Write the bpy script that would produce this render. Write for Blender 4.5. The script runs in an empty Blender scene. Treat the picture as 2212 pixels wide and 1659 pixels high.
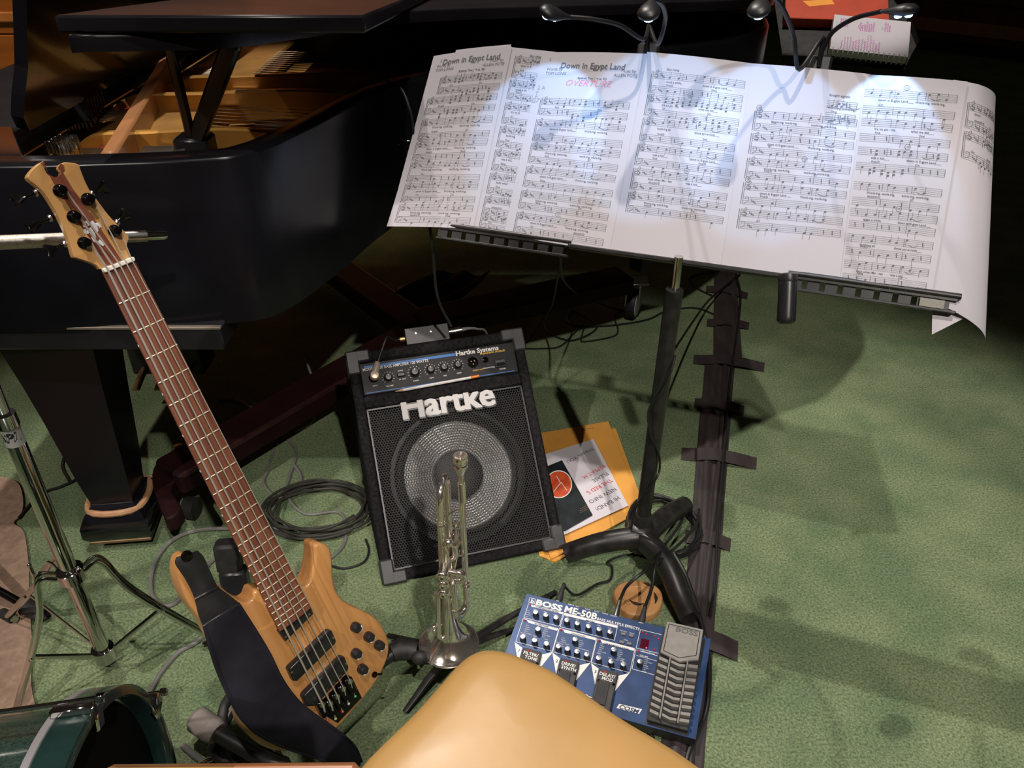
import bpy, math, random
from mathutils import Vector as V, Matrix, Euler
random.seed(7)
SC = bpy.context.scene
COL = SC.collection
# ------------------------------------------------------------------ camera
FPX, CX, CY, PITCH = 1740.0, 1106.0, 829.5, math.radians(33)
CAMP = V((0, 0, 1.42))
cam_d = bpy.data.cameras.new('camera')
cam_d.sensor_width = 36.0
cam_d.lens = 36.0 * FPX / 2212.0
cam_d.clip_start = 0.02
cam = bpy.data.objects.new('camera', cam_d)
COL.objects.link(cam)
cam.location = CAMP
cam.rotation_euler = (math.pi / 2 - PITCH, 0, 0)
SC.camera = cam
# ------------------------------------------------------------------ world and stage lights
w = bpy.data.worlds.new('hall')
SC.world = w
w.use_nodes = True
w.node_tree.nodes['Background'].inputs[0].default_value = (0.55, 0.42, 0.34, 1)
w.node_tree.nodes['Background'].inputs[1].default_value = 0.028
SC.view_settings.view_transform = 'Standard'
SC.view_settings.look = 'None'
SC.view_settings.gamma = 1
SC.view_settings.use_curve_mapping = False
SC.view_settings.exposure = 0.0

def spot(name, loc, target, power, col, size_deg=40, blend=0.25, radius=0.04):
    d = bpy.data.lights.new(name, 'SPOT')
    d.energy = power
    d.color = col
    d.spot_size = math.radians(size_deg)
    d.spot_blend = blend
    d.shadow_soft_size = radius
    o = bpy.data.objects.new(name, d)
    COL.objects.link(o)
    o.location = loc
    o.rotation_euler = (V(target) - V(loc)).to_track_quat('-Z', 'Y').to_euler()
    return o
# overhead stage lanterns: one upstage, one front-left, one front-right, one wash on the back wall
WARM = (1.0, 0.91, 0.83)
spot('stage_light_top', (0.15, -0.15, 5.2), (0.30, 1.30, 0.0), 430, WARM, 37, 0.3, 0.06)
spot('stage_light_upstage', (-0.9, 3.3, 5.0), (0.10, 1.2, 0.2), 640, WARM, 41, 0.3, 0.04)
spot('stage_light_front_left', (-2.6, -1.9, 4.9), (-0.95, 1.35, 0.2), 620, WARM, 22, 0.4, 0.05)
spot('stage_light_front_right', (1.2, -2.4, 4.6), (0.20, 1.10, 0.0), 640, WARM, 25, 0.3, 0.05)
spot('stage_light_side', (0.9, 2.0, 4.8), (1.30, 3.45, 1.05), 620, WARM, 13, 0.5, 0.05)
spot('stage_light_wall', (-2.0, 3.0, 4.6), (-2.5, 5.2, 1.0), 600, (1.0, 0.66, 0.40), 80, 0.8, 0.2)

# ------------------------------------------------------------------ geometry helpers
def ray(px, py):
    a = (px - CX) / FPX
    b = (CY - py) / FPX
    s, c = math.sin(PITCH), math.cos(PITCH)
    return V((a, c + b * s, -s + b * c))
def at_z(px, py, z=0.0):
    r = ray(px, py)
    return CAMP + r * ((z - CAMP.z) / r.z)
def at_y(px, py, y):
    r = ray(px, py)
    return CAMP + r * (y / r.y)
def at_d(px, py, d):
    return CAMP + ray(px, py) * d
def at_x(px, py, x):
    r = ray(px, py)
    return CAMP + r * (x / r.x)
def on_plane(px, py, p0, n):
    r = ray(px, py)
    return CAMP + r * ((V(p0) - CAMP).dot(n) / r.dot(n))
def frame(o, x, y):
    x = V(x).normalized()
    z = x.cross(V(y)).normalized()
    y = z.cross(x)
    M = Matrix((x, y, z)).transposed().to_4x4()
    M.translation = V(o)
    return M
def zframe(o, z, hint=(1, 0, 0)):
    z = V(z).normalized()
    h = V(hint)
    if abs(h.normalized().dot(z)) > 0.95:
        h = V((0, 1, 0))
    x = (h - z * h.dot(z)).normalized()
    return frame(o, x, z.cross(x))
def smooth_path(pts, n=6, closed=False):
    P = [V(p) for p in pts]
    if len(P) < 3:
        return P
    out = []
    N = len(P)
    rng = range(N if closed else N - 1)
    for i in rng:
        p1, p2 = P[i], P[(i + 1) % N]
        p0 = P[(i - 1) % N] if (closed or i > 0) else p1 * 2 - p2
        p3 = P[(i + 2) % N] if (closed or i + 2 < N) else p2 * 2 - p1
        for k in range(n):
            t = k / n
            out.append(0.5 * ((2 * p1) + (p2 - p0) * t + (2 * p0 - 5 * p1 + 4 * p2 - p3) * t * t + (3 * p1 - p0 - 3 * p2 + p3) * t ** 3))
    if not closed:
        out.append(P[-1])
    return out
_txt = {}
def text_geo(s, bold=0.0, shear=0.0, res=2):
    k = (s, bold, shear, res)
    if k not in _txt:
        cu = bpy.data.curves.new('t', 'FONT')
        cu.body = s
        cu.size = 1.0
        cu.offset = bold
        cu.shear = shear
        cu.resolution_u = res
        o = bpy.data.objects.new('t', cu)
        me = o.to_mesh()
        vs = [(v.co.x, v.co.y) for v in me.vertices]
        fs = [tuple(p.vertices) for p in me.polygons]
        o.to_mesh_clear()
        bpy.data.objects.remove(o)
        bpy.data.curves.remove(cu)
        x0 = min([v[0] for v in vs], default=0)
        x1 = max([v[0] for v in vs], default=1)
        _txt[k] = ([(x - x0, y) for x, y in vs], fs, x1 - x0)
    return _txt[k]
WM = {}
class MB:
    def __init__(s, M=None):
        s.v, s.f, s.M = [], [], M
    def add(s, vs, fs, M=None):
        b = len(s.v)
        for p in vs:
            p = V(p)
            if M is not None:
                p = M @ p
            s.v.append(p)
        s.f += [tuple(b + i for i in q) for q in fs]
        return s
    def box(s, a, b, M=None, bev=0.0):
        (x0, y0, z0), (x1, y1, z1) = a, b
        x0, x1 = min(x0, x1), max(x0, x1)
        y0, y1 = min(y0, y1), max(y0, y1)
        z0, z1 = min(z0, z1), max(z0, z1)
        if bev <= 0:
            vs = [(x, y, z) for z in (z0, z1) for y in (y0, y1) for x in (x0, x1)]
            return s.add(vs, [(0, 2, 3, 1), (4, 5, 7, 6), (0, 1, 5, 4), (2, 6, 7, 3), (0, 4, 6, 2), (1, 3, 7, 5)], M)
        e = min(bev, (x1 - x0) * .49, (y1 - y0) * .49, (z1 - z0) * .49)
        vs, idx = [], {}
        for ix, X, sx in ((0, x0, 1), (1, x1, -1)):
            for iy, Y, sy in ((0, y0, 1), (1, y1, -1)):
                for iz, Z, sz in ((0, z0, 1), (1, z1, -1)):
                    for ax in range(3):
                        p = [X + sx * e, Y + sy * e, Z + sz * e]
                        p[ax] = (X, Y, Z)[ax]
                        idx[(ix, iy, iz, ax)] = len(vs)
                        vs.append(p)
        fs = []
        c4 = [(0, 0), (1, 0), (1, 1), (0, 1)]
        for ax in range(3):
            for sd in (0, 1):
                q = []
                for a_, b_ in c4:
                    k = [0, 0, 0]
                    k[ax] = sd
                    k[(ax + 1) % 3] = a_
                    k[(ax + 2) % 3] = b_
                    q.append(idx[tuple(k) + (ax,)])
                fs.append(tuple(q if sd else q[::-1]))
        for ax in range(3):
            o1, o2 = (ax + 1) % 3, (ax + 2) % 3
            for a_, b_ in c4:
                k0 = [0, 0, 0]
                k0[o1], k0[o2] = a_, b_
                k1 = list(k0)
                k1[ax] = 1
                q = [idx[tuple(k0) + (o1,)], idx[tuple(k1) + (o1,)], idx[tuple(k1) + (o2,)], idx[tuple(k0) + (o2,)]]
                fs.append(tuple(q if (a_ != b_) else q[::-1]))
        for ix in (0, 1):
            for iy in (0, 1):
                for iz in (0, 1):
                    q = [idx[(ix, iy, iz, a_)] for a_ in range(3)]
                    fs.append(tuple(q if (ix + iy + iz) % 2 else q[::-1]))
        return s.add(vs, fs, M)
    def prism(s, poly, z0, z1, M=None, inset=0.0, zi=None):
        """poly: list of 2d points, extruded z0..z1; with inset the top edge is chamfered"""
        n = len(poly)
        P = [V((p[0], p[1])) for p in poly]
        area = sum(P[i].x * P[(i + 1) % n].y - P[(i + 1) % n].x * P[i].y for i in range(n))
        if area < 0:
            P = P[::-1]
        rings = [(P, z0)]
        if inset > 0:
            steps = 3
            for k in range(steps + 1):
                a = math.pi / 2 * k / steps
                d = inset * (1 - math.cos(a))
                Q = []
                for i in range(n):
                    e1 = (P[i] - P[i - 1])
                    e2 = (P[(i + 1) % n] - P[i])
                    nn = V((-(e1.y), e1.x)).normalized() + V((-(e2.y), e2.x)).normalized()
                    if nn.length > 1e-6:
                        nn.normalize()
                    Q.append(P[i] + nn * d)
                rings.append((Q, z1 - inset * (1 - math.sin(a))))
        else:
            rings.append((P, z1))
        vs, fs = [], []
        for Q, z in rings:
            vs += [(q.x, q.y, z) for q in Q]
        for r in range(len(rings) - 1):
            for i in range(n):
                j = (i + 1) % n
                fs.append((r * n + i, r * n + j, (r + 1) * n + j, (r + 1) * n + i))
        fs.append(tuple(range(n))[::-1])
        fs.append(tuple((len(rings) - 1) * n + i for i in range(n)))
        return s.add(vs, fs, M)
    def tube(s, pts, r, n=8, sm=0, closed=False, flat=None, cap=True):
        P = smooth_path(pts, sm, closed) if sm else [V(p) for p in pts]
        N = len(P)
        if isinstance(r, (list, tuple)):
            m = len(r) - 1
            R = []
            for i in range(N):
                u = i / (N - 1) * m
                k = min(int(u), m - 1)
                R.append(r[k] + (r[k + 1] - r[k]) * (u - k))
        else:
            R = [r] * N
        T = []
        for i in range(N):
            if closed:
                t = P[(i + 1) % N] - P[i - 1]
            else:
                t = P[min(i + 1, N - 1)] - P[max(i - 1, 0)]
            T.append(t.normalized() if t.length > 1e-9 else V((0, 0, 1)))
        up = V((0, 0, 1)) if abs(T[0].z) < 0.9 else V((1, 0, 0))
        X = (up - T[0] * up.dot(T[0])).normalized()
        vs, fs = [], []
        for i in range(N):
            X = (X - T[i] * X.dot(T[i]))
            X = X.normalized() if X.length > 1e-6 else V((1, 0, 0))
            Y = T[i].cross(X)
            for k in range(n):
                a = 2 * math.pi * k / n
                fx, fy = (flat if flat else (1, 1))
                vs.append(P[i] + X * (math.cos(a) * R[i] * fx) + Y * (math.sin(a) * R[i] * fy))
        for i in range(N if closed else N - 1):
            for k in range(n):
                j = (i + 1) % N
                fs.append((i * n + k, i * n + (k + 1) % n, j * n + (k + 1) % n, j * n + k))
        if cap and not closed:
            fs.append(tuple(range(n))[::-1])
            fs.append(tuple((N - 1) * n + k for k in range(n)))
        return s.add(vs, fs)
    def lathe(s, prof, M=None, n=20, cap0=True, cap1=True):
        """prof: list of (radius, z)"""
        vs, fs = [], []
        for r, z in prof:
            for k in range(n):
                a = 2 * math.pi * k / n
                vs.append((r * math.cos(a), r * math.sin(a), z))
        for i in range(len(prof) - 1):
            for k in range(n):
                fs.append((i * n + k, i * n + (k + 1) % n, (i + 1) * n + (k + 1) % n, (i + 1) * n + k))
        if cap0:
            fs.append(tuple(range(n))[::-1])
        if cap1:
            fs.append(tuple((len(prof) - 1) * n + k for k in range(n)))
        return s.add(vs, fs, M)
    def sphere(s, c, r, M=None, n=12, m=8):
        rx, ry, rz = r if isinstance(r, (tuple, list)) else (r, r, r)
        vs, fs = [], []
        for i in range(m + 1):
            t = math.pi * i / m
            for k in range(n):
                a = 2 * math.pi * k / n
                vs.append((c[0] + rx * math.sin(t) * math.cos(a), c[1] + ry * math.sin(t) * math.sin(a), c[2] - rz * math.cos(t)))
        for i in range(m):
            for k in range(n):
                fs.append((i * n + k, i * n + (k + 1) % n, (i + 1) * n + (k + 1) % n, (i + 1) * n + k))
        return s.add(vs, fs, M)
    def grid(s, fn, nu, nv, thick=0.0, nrm=None):
        vs, fs = [], []
        for j in range(nv + 1):
            for i in range(nu + 1):
                vs.append(fn(i / nu, j / nv))
        W = nu + 1
        for j in range(nv):
            for i in range(nu):
                fs.append((j * W + i, j * W + i + 1, (j + 1) * W + i + 1, (j + 1) * W + i))
        if thick:
            n0 = len(vs)
            vs += [V(p) - V(nrm) * thick for p in vs]
            fs += [tuple(n0 + k for k in q[::-1]) for q in fs]
            edge = [j * W for j in range(nv + 1)] + [nv * W + i for i in range(1, nu + 1)] + [j * W + nu for j in range(nv - 1, -1, -1)] + [i for i in range(nu - 1, 0, -1)]
            for a, b in zip(edge, edge[1:] + edge[:1]):
                fs.append((b, a, n0 + a, n0 + b))
        return s.add(vs, fs)
    def text(s, string, M, size, align='l', bold=0.0, shear=0.0, sx=1.0, fn=None, ext=0.0):
        vs, fs, wd = text_geo(string, bold, shear)
        ox = {'l': 0, 'c': -wd / 2, 'r': -wd}[align]
        if fn:
            s.add([fn((x + ox) * size * sx, y * size) for x, y in vs], fs)
        elif ext:
            n = len(vs)
            V2 = [((x + ox) * size * sx, y * size, 0) for x, y in vs] + [((x + ox) * size * sx, y * size, ext) for x, y in vs]
            ed = {}
            for q in fs:
                for a, b in zip(q, q[1:] + q[:1]):
                    ed[(a, b)] = ed.get((a, b), 0) + 1
            F = [tuple(i + n for i in q) for q in fs]
            for (a, b) in ed:
                if (b, a) not in ed:
                    F.append((a, b, b + n, a + n))
            s.add(V2, F, M)
        else:
            s.add([((x + ox) * size * sx, y * size, 0) for x, y in vs], fs, M)
        return s
    def mesh(s, name, mat, smooth=False, Minv=None, flip=False):
        me = bpy.data.meshes.new(name)
        vs = [Minv @ p for p in s.v] if Minv is not None else s.v
        me.from_pydata([tuple(p) for p in vs], [], s.f)
        if mat:
            me.materials.append(mat)
        if smooth:
            me.polygons.foreach_set('use_smooth', [True] * len(me.polygons))
            me.set_sharp_from_angle(angle=math.radians(40))
        me.update()
        return me
    def build(s, name, mat, parent=None, smooth=True, local=False, label=None):
        if parent is not None:
            M = WM[parent.name]
            me = s.mesh(name, mat, smooth, None if local else M.inverted())
            o = bpy.data.objects.new(name, me)
            COL.objects.link(o)
            o.parent = parent
            WM[o.name] = M
        else:
            xs = [p.x for p in s.v]; ys = [p.y for p in s.v]; zs = [p.z for p in s.v]
            M = Matrix.Translation(((min(xs) + max(xs)) / 2, (min(ys) + max(ys)) / 2, min(zs)))
            me = s.mesh(name, mat, smooth, M.inverted())
            o = bpy.data.objects.new(name, me)
            COL.objects.link(o)
            o.location = M.translation
            WM[o.name] = M
        if label:
            o['label'] = label
        return o
def thing(name, label, cat, M, group=None):
    if not isinstance(M, Matrix):
        M = Matrix.Translation(V(M))
    o = bpy.data.objects.new(name, None)
    COL.objects.link(o)
    o.matrix_world = M
    o.empty_display_size = 0.05
    o['label'] = label
    o['category'] = cat
    if group:
        o['group'] = group
    WM[o.name] = M.copy()
    return o
def tag(o, label, cat, group=None):
    o['label'] = label
    o['category'] = cat
    if group:
        o['group'] = group
    return o
def inst(name, me, parent, Mloc):
    """one more piece sharing mesh data; Mloc is in the parent's own frame"""
    o = bpy.data.objects.new(name, me)
    COL.objects.link(o)
    o.parent = parent
    o.matrix_local = Mloc
    WM[o.name] = WM[parent.name] @ Mloc
    return o
# ------------------------------------------------------------------ procedural materials
def mat(name, col, rough=0.5, metal=0.0, var=0.0, vscale=20.0, bump=0.0, bscale=200.0, coat=0.0, col2=None, emit=None, estr=0.0, spec=None, aniso=None, detail=3.0, rvar=0.0):
    m = bpy.data.materials.new(name)
    m.use_nodes = True
    nt = m.node_tree
    b = nt.nodes['Principled BSDF']
    b.inputs['Base Color'].default_value = (*col, 1)
    b.inputs['Roughness'].default_value = rough
    b.inputs['Metallic'].default_value = metal
    if spec is not None:
        b.inputs['Specular IOR Level'].default_value = spec
    if coat:
        b.inputs['Coat Weight'].default_value = coat
        b.inputs['Coat Roughness'].default_value = 0.08
    tc = nt.nodes.new('ShaderNodeTexCoord')
    def mapped(sc):
        mp = nt.nodes.new('ShaderNodeMapping')
        mp.inputs['Scale'].default_value = aniso if aniso else (1, 1, 1)
        nt.links.new(tc.outputs['Object'], mp.inputs[0])
        n = nt.nodes.new('ShaderNodeTexNoise')
        n.inputs['Scale'].default_value = sc
        n.inputs['Detail'].default_value = detail
        nt.links.new(mp.outputs[0], n.inputs['Vector'])
        return n
    if var or col2:
        n = mapped(vscale)
        r = nt.nodes.new('ShaderNodeValToRGB')
        c2 = col2 if col2 else tuple(min(1, c * (1 + var)) for c in col)
        c1 = col if col2 else tuple(c * (1 - var) for c in col)
        r.color_ramp.elements[0].color = (*c1, 1)
        r.color_ramp.elements[1].color = (*c2, 1)
        r.color_ramp.elements[0].position = 0.32
        r.color_ramp.elements[1].position = 0.68
        nt.links.new(n.outputs['Fac'], r.inputs[0])
        nt.links.new(r.outputs[0], b.inputs['Base Color'])
        if rvar:
            mr = nt.nodes.new('ShaderNodeMapRange')
            mr.inputs['To Min'].default_value = rough - rvar
            mr.inputs['To Max'].default_value = rough + rvar
            nt.links.new(n.outputs['Fac'], mr.inputs[0])
            nt.links.new(mr.outputs[0], b.inputs['Roughness'])
    if bump:
        n2 = mapped(bscale)
        bp = nt.nodes.new('ShaderNodeBump')
        bp.inputs['Strength'].default_value = bump
        bp.inputs['Distance'].default_value = 0.002
        nt.links.new(n2.outputs['Fac'], bp.inputs['Height'])
        nt.links.new(bp.outputs[0], b.inputs['Normal'])
    if emit:
        b.inputs['Emission Color'].default_value = (*emit, 1)
        b.inputs['Emission Strength'].default_value = estr
    return m
def wood(name, c1, c2, axis, scale=60, rough=0.35, coat=0.3, stretch=0.06):
    a = [1, 1, 1]
    a[axis] = stretch
    return mat(name, c1, rough, 0, 0, scale, 0.08, scale * 2, coat, col2=c2, aniso=tuple(a), detail=6)
K = {}
K['black_gloss'] = mat('black_lacquer', (0.006, 0.006, 0.008), 0.16, bump=0.02, bscale=30, coat=0.4, var=.3, vscale=6)
K['black_satin'] = mat('black_satin_lacquer', (0.012, 0.012, 0.015), 0.32, var=.3, vscale=9, bump=.03, bscale=60)
K['black_metal'] = mat('black_painted_metal', (0.018, 0.017, 0.017), 0.38, var=.4, vscale=40)
K['black_plastic'] = mat('black_plastic', (0.016, 0.016, 0.018), 0.35, var=.2)
K['black_rubber'] = mat('black_rubber', (0.02, 0.019, 0.02), 0.6, var=.3, vscale=60)
K['black_cable'] = mat('black_cable_jacket', (0.014, 0.014, 0.015), 0.42, var=.2)
K['grey_cable'] = mat('grey_cable_jacket', (0.17, 0.165, 0.155), 0.5, var=.2, vscale=15)
K['chrome'] = mat('chrome_plate', (0.66, 0.645, 0.625), 0.07, 1.0, var=.06, vscale=12)
K['steel'] = mat('brushed_steel', (0.55, 0.54, 0.52), 0.28, 1.0, var=.15, vscale=90)
K['black_chrome'] = mat('black_chrome', (0.035, 0.033, 0.032), 0.12, 0.9, var=.2)
K['silver'] = mat('silver_plate', (0.95, 0.88, 0.79), 0.13, .95, var=.04, vscale=25)
K['gold'] = mat('bronze_gold_paint', (0.46, 0.235, 0.05), 0.38, 0.55, var=.12, vscale=8)
K['brass'] = mat('aged_brass', (0.5, 0.33, 0.13), 0.35, 0.8, var=.3, vscale=20)
K['white_print'] = mat('white_print', (0.75, 0.74, 0.72), 0.6)
K['ink'] = mat('black_ink', (0.05, 0.05, 0.055), 0.8)
K['print'] = mat('printed_ink', (0.13, 0.13, 0.145), 0.8)
K['paper'] = mat('white_paper', (0.56, 0.54, 0.585), 0.75, var=.015, vscale=5, bump=.04, bscale=14)
# ================================================================== SETTING
def carpet_mat():
    m = bpy.data.materials.new('green_carpet')
    m.use_nodes = True
    nt = m.node_tree
    b = nt.nodes['Principled BSDF']
    b.inputs['Roughness'].default_value = 0.95
    b.inputs['Specular IOR Level'].default_value = 0.1
    tc = nt.nodes.new('ShaderNodeTexCoord')
    n1 = nt.nodes.new('ShaderNodeTexNoise'); n1.inputs['Scale'].default_value = 7; n1.inputs['Detail'].default_value = 5
    n2 = nt.nodes.new('ShaderNodeTexNoise'); n2.inputs['Scale'].default_value = 190; n2.inputs['Detail'].default_value = 4
    n2.inputs['Roughness'].default_value = 0.75
    for n in (n1, n2):
        nt.links.new(tc.outputs['Object'], n.inputs['Vector'])
    r1 = nt.nodes.new('ShaderNodeValToRGB')
    r1.color_ramp.elements[0].position = 0.35; r1.color_ramp.elements[0].color = (0.150, 0.215, 0.120, 1)
    r1.color_ramp.elements[1].position = 0.66; r1.color_ramp.elements[1].color = (0.232, 0.290, 0.166, 1)
    r2 = nt.nodes.new('ShaderNodeValToRGB')
    r2.color_ramp.elements[0].position = 0.36; r2.color_ramp.elements[0].color = (0.42, 0.46, 0.46, 1)
    r2.color_ramp.elements[1].position = 0.68; r2.color_ramp.elements[1].color = (1.45, 1.40, 1.32, 1)
    mx = nt.nodes.new('ShaderNodeMix'); mx.data_type = 'RGBA'; mx.blend_type = 'MULTIPLY'
    mx.inputs['Factor'].default_value = 1
    nt.links.new(n1.outputs['Fac'], r1.inputs[0]); nt.links.new(n2.outputs['Fac'], r2.inputs[0])
    nt.links.new(r1.outputs[0], mx.inputs[6]); nt.links.new(r2.outputs[0], mx.inputs[7])
    nt.links.new(mx.outputs[2], b.inputs['Base Color'])
    bp = nt.nodes.new('ShaderNodeBump'); bp.inputs['Strength'].default_value = 0.6; bp.inputs['Distance'].default_value = 0.004
    nt.links.new(n2.outputs['Fac'], bp.inputs['Height']); nt.links.new(bp.outputs[0], b.inputs['Normal'])
    return m
K['carpet'] = carpet_mat()
K['wall_wood'] = wood('orange_wood_panelling', (0.30, 0.11, 0.025), (0.42, 0.17, 0.045), 0, 14, 0.4, 0.2, 0.08)
K['dark_wall'] = wood('dark_brown_panelling', (0.10, 0.042, 0.027), (0.15, 0.065, 0.040), 2, 12, 0.5, 0.1, 0.1)
K['trim_wood'] = wood('brown_trim_wood', (0.45, 0.21, 0.09), (0.55, 0.27, 0.12), 0, 20, 0.4, 0.2)
def struct(o):
    o['kind'] = 'structure'
    return o
fl = MB().box((-7, -4, -0.1), (9, 10, 0.0)).build('floor', K['carpet'], smooth=False)
struct(fl)
# right-hand far wall: dark riser front with a light rail and dark plinth
wa, wb = V((.6, 10.5, 0)), V((6.4, 5.24, 0))
wm = frame(wa, wb - wa, V((0, 0, 1)))
L = (wb - wa).length
wr = struct(MB().box((0, 0.10, 0), (L, 3.4, 0.0001 - 0.12), wm).build('wall_right', K['dark_wall'], smooth=False))
MB().box((0, 0.0, 0.0), (L, 0.10, -0.1), wm).build('plinth', K['black_satin'], wr, smooth=False)
MB().box((0, 0.16, 0.02), (L, 0.26, 0.0), wm).build('rail', K['trim_wood'], wr, smooth=False)
for k in range(9):
    x = 0.25 + k * 0.8
    MB().box((x, 0.4, 0.015), (x + 0.62, 1.9, 0.0), wm, 0.008).build('panel', K['dark_wall'], wr, smooth=False)
# left far wall: warm orange boarding with a pale rail, seen past the keyboard end of the piano
wl = struct(MB().box((-6.5, 5.4, 0), (-.6, 5.5, 3.4)).build('wall_back', K['wall_wood'], smooth=False))
for k in range(14):
    z = 0.05 + k * 0.235
    MB().box((-6.5, 5.375, z), (-.6, 5.4, z + 0.228), None, 0.006).build('plank', K['wall_wood'], wl, smooth=False)
tr = at_y(15, 37, 5.36).z
struct(MB().box((-6.5, 5.35, tr - 0.03), (-.6, 5.375, tr + 0.03), None, 0.008).build('trim_1', mat('pale_rail', (0.5, 0.24, 0.09), 0.4, var=.1), smooth=False))

# beige drum rug at the left edge
rp = [at_z(*p, 0.006) for p in [(-260, 1020), (-60, 1022), (10, 1032), (40, 1045), (50, 1080), (46, 1112), (30, 1130), (52, 1150), (62, 1220), (64, 1300), (70, 1400), (68, 1480), (80, 1560), (60, 1700), (-20, 1900), (-600, 1900)]]
K['rug'] = mat('beige_rug', (0.30, 0.205, 0.15), 0.95, var=.18, vscale=60, bump=.4, bscale=300, spec=.1)
o = MB().prism([(p.x, p.y) for p in smooth_path(rp, 4)], 0.0, 0.007).build('rug', K['rug'], smooth=False)
tag(o, 'beige drum rug lying on the green carpet at the left edge', 'rug')

# ------------------------------------------------------------------ black gaffer tape run
K['tape'] = mat('black_gaffer_tape', (0.040, 0.031, 0.032), 0.55, var=.25, vscale=30, bump=.25, bscale=60, aniso=(1, .25, 1))
tape = thing('gaffer_tape_run', 'run of black gaffer tape covering cables along the green carpet', 'tape', at_z(1540, 1000))
def tape_strip(pL, pR, name='tape_strip', z=0.006, ridges=()):
    n = len(pL)
    a = smooth_path([at_z(*p, 0) for p in pL], 5)
    b = smooth_path([at_z(*p, 0) for p in pR], 5)
    m = MB()
    def fn(u, v):
        k = v * (len(a) - 1)
        i = min(int(k), len(a) - 2)
        A = a[i].lerp(a[i + 1], k - i); B = b[i].lerp(b[i + 1], k - i)
        q = A.lerp(B, u)
        h = z if 0.02 < u < 0.98 else 0.0015
        for c0, wd, hh in ridges:
            c1 = c0 + 0.06 * math.sin(v * 7 + c0 * 9)
            h += hh * max(0, 1 - ((u - c1) / wd) ** 2)
        return (q.x, q.y, h + 0.0006 * math.sin(v * 40 + u * 5))
    m.grid(fn, 24, len(a) * 2)
    return m.build(name, K['tape'], tape)
tape_strip([(1543, 590), (1542, 640), (1541, 700), (1541, 782)], [(1590, 590), (1594, 640), (1598, 700), (1604, 782)], ridges=((.45, .2, .006), (.8, .12, .008)))
tape_strip([(1523, 782), (1517, 850), (1510, 920), (1504, 990), (1497, 1080), (1490, 1160), (1478, 1300), (1460, 1480), (1430, 1590), (1415, 1700)],
           [(1588, 785), (1582, 850), (1577, 920), (1572, 990), (1565, 1080), (1560, 1160), (1547, 1300), (1535, 1480), (1525, 1590), (1518, 1700)], z=.004, ridges=((.38, .16, .007), (.68, .1, .010)))
def cross_tape(p, w=10, z=0.009):
    (x0, y0), (x1, y1) = p
    h = w
    c = [at_z(x0 + 1, y0 - h, 0), at_z(x1 + 1, y1 - h, 0), at_z(x1 - 1, y1 + h, 0), at_z(x0 - 1, y0 + h, 0)]
    def fn(u, v):
        q = c[0].lerp(c[1], u).lerp(c[3].lerp(c[2], u), v)
        e = max(0, 1 - abs(u - 0.5) / 0.42)
        return (q.x, q.y, 0.002 + z * min(1, e * 2.2) + 0.006 * math.exp(-((u - .45) / .1) ** 2) + 0.0008 * math.sin(u * 23))
    MB().grid(fn, 22, 3).build('cross_tape', K['tape'], tape)
for p, h_ in ((((1525, 625), (1615, 640)), 7), (((1527, 698), (1618, 705)), 8), (((1498, 777), (1651, 794)), 10), (((1500, 872), (1607, 888)), 11),
          (((1472, 981), (1634, 1002)), 13), (((1480, 1160), (1578, 1178)), 14), (((1480, 1378), (1594, 1408)), 22)):
    cross_tape(p, h_)

# ================================================================== GRAND PIANO
K['black_lid'] = mat('black_lid_lacquer', (0.010, 0.009, 0.011), 0.30, spec=.22, bump=0.02, bscale=30, var=.3, vscale=6)
K['black_case'] = mat('black_case_lacquer', (0.006, 0.006, 0.008), 0.26, spec=.28, bump=0.02, bscale=30, var=.3, vscale=6)
piano = thing('grand_piano', 'black grand piano with its lid raised a little, gold frame inside', 'piano', (-0.3, 2.2, 0))
ZR, ZB = 1.0, 0.685
rim_px = [(0, 357), (130, 354), (260, 350), (347, 347), (430, 342), (501, 336), (550, 324), (594, 309), (640, 288), (694, 262), (735, 240), (772, 220), (805, 204), (841, 189), (925, 166), (1050, 148), (1200, 133), (1376, 114), (1450, 103), (1553, 91), (1622, 72), (1657, 59)]
rim = [at_z(*p, ZR) for p in rim_px]
rim = [V((-1.28, rim[0].y - .0, ZR))] + rim
tailp = [V((.80, 2.72, ZR)), V((.815, 2.84, ZR)), V((.77, 2.95, ZR)), V((.66, 3.02, ZR)), V((.4, 3.05, ZR)), V((-.5, 3.05, ZR)), V((-1.28, 3.05, ZR))]
outer = smooth_path(rim + tailp, 4)
def offset_in(P, d):
    Q = []
    for i, p in enumerate(P):
        t = P[min(i + 1, len(P) - 1)] - P[max(i - 1, 0)]
        nrm = V((-t.y, t.x, 0)).normalized()
        Q.append(p + nrm * d)
    return Q
inner = offset_in(outer, 0.055)
m = MB()
n = len(outer)
prof = [(0.0, ZB), (0.0, ZB + .01), (0.0, ZR - .006), (0.003, ZR - .002), (0.007, ZR), (0.05, ZR), (0.055, ZR - .004), (0.055, ZR - .12), (0.055, ZB)]
vs, fs = [], []
rings = [offset_in(outer, d) for d, z in prof]
for (d, z), R in zip(prof, rings):
    vs += [(p.x, p.y, z) for p in R]
for r in range(len(prof)):
    r2 = (r + 1) % len(prof)
    for i in range(n - 1):
        fs.append((r * n + i, r * n + i + 1, r2 * n + i + 1, r2 * n + i))
m.add(vs, fs)
m.build('rim', K['black_case'], piano)
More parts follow.
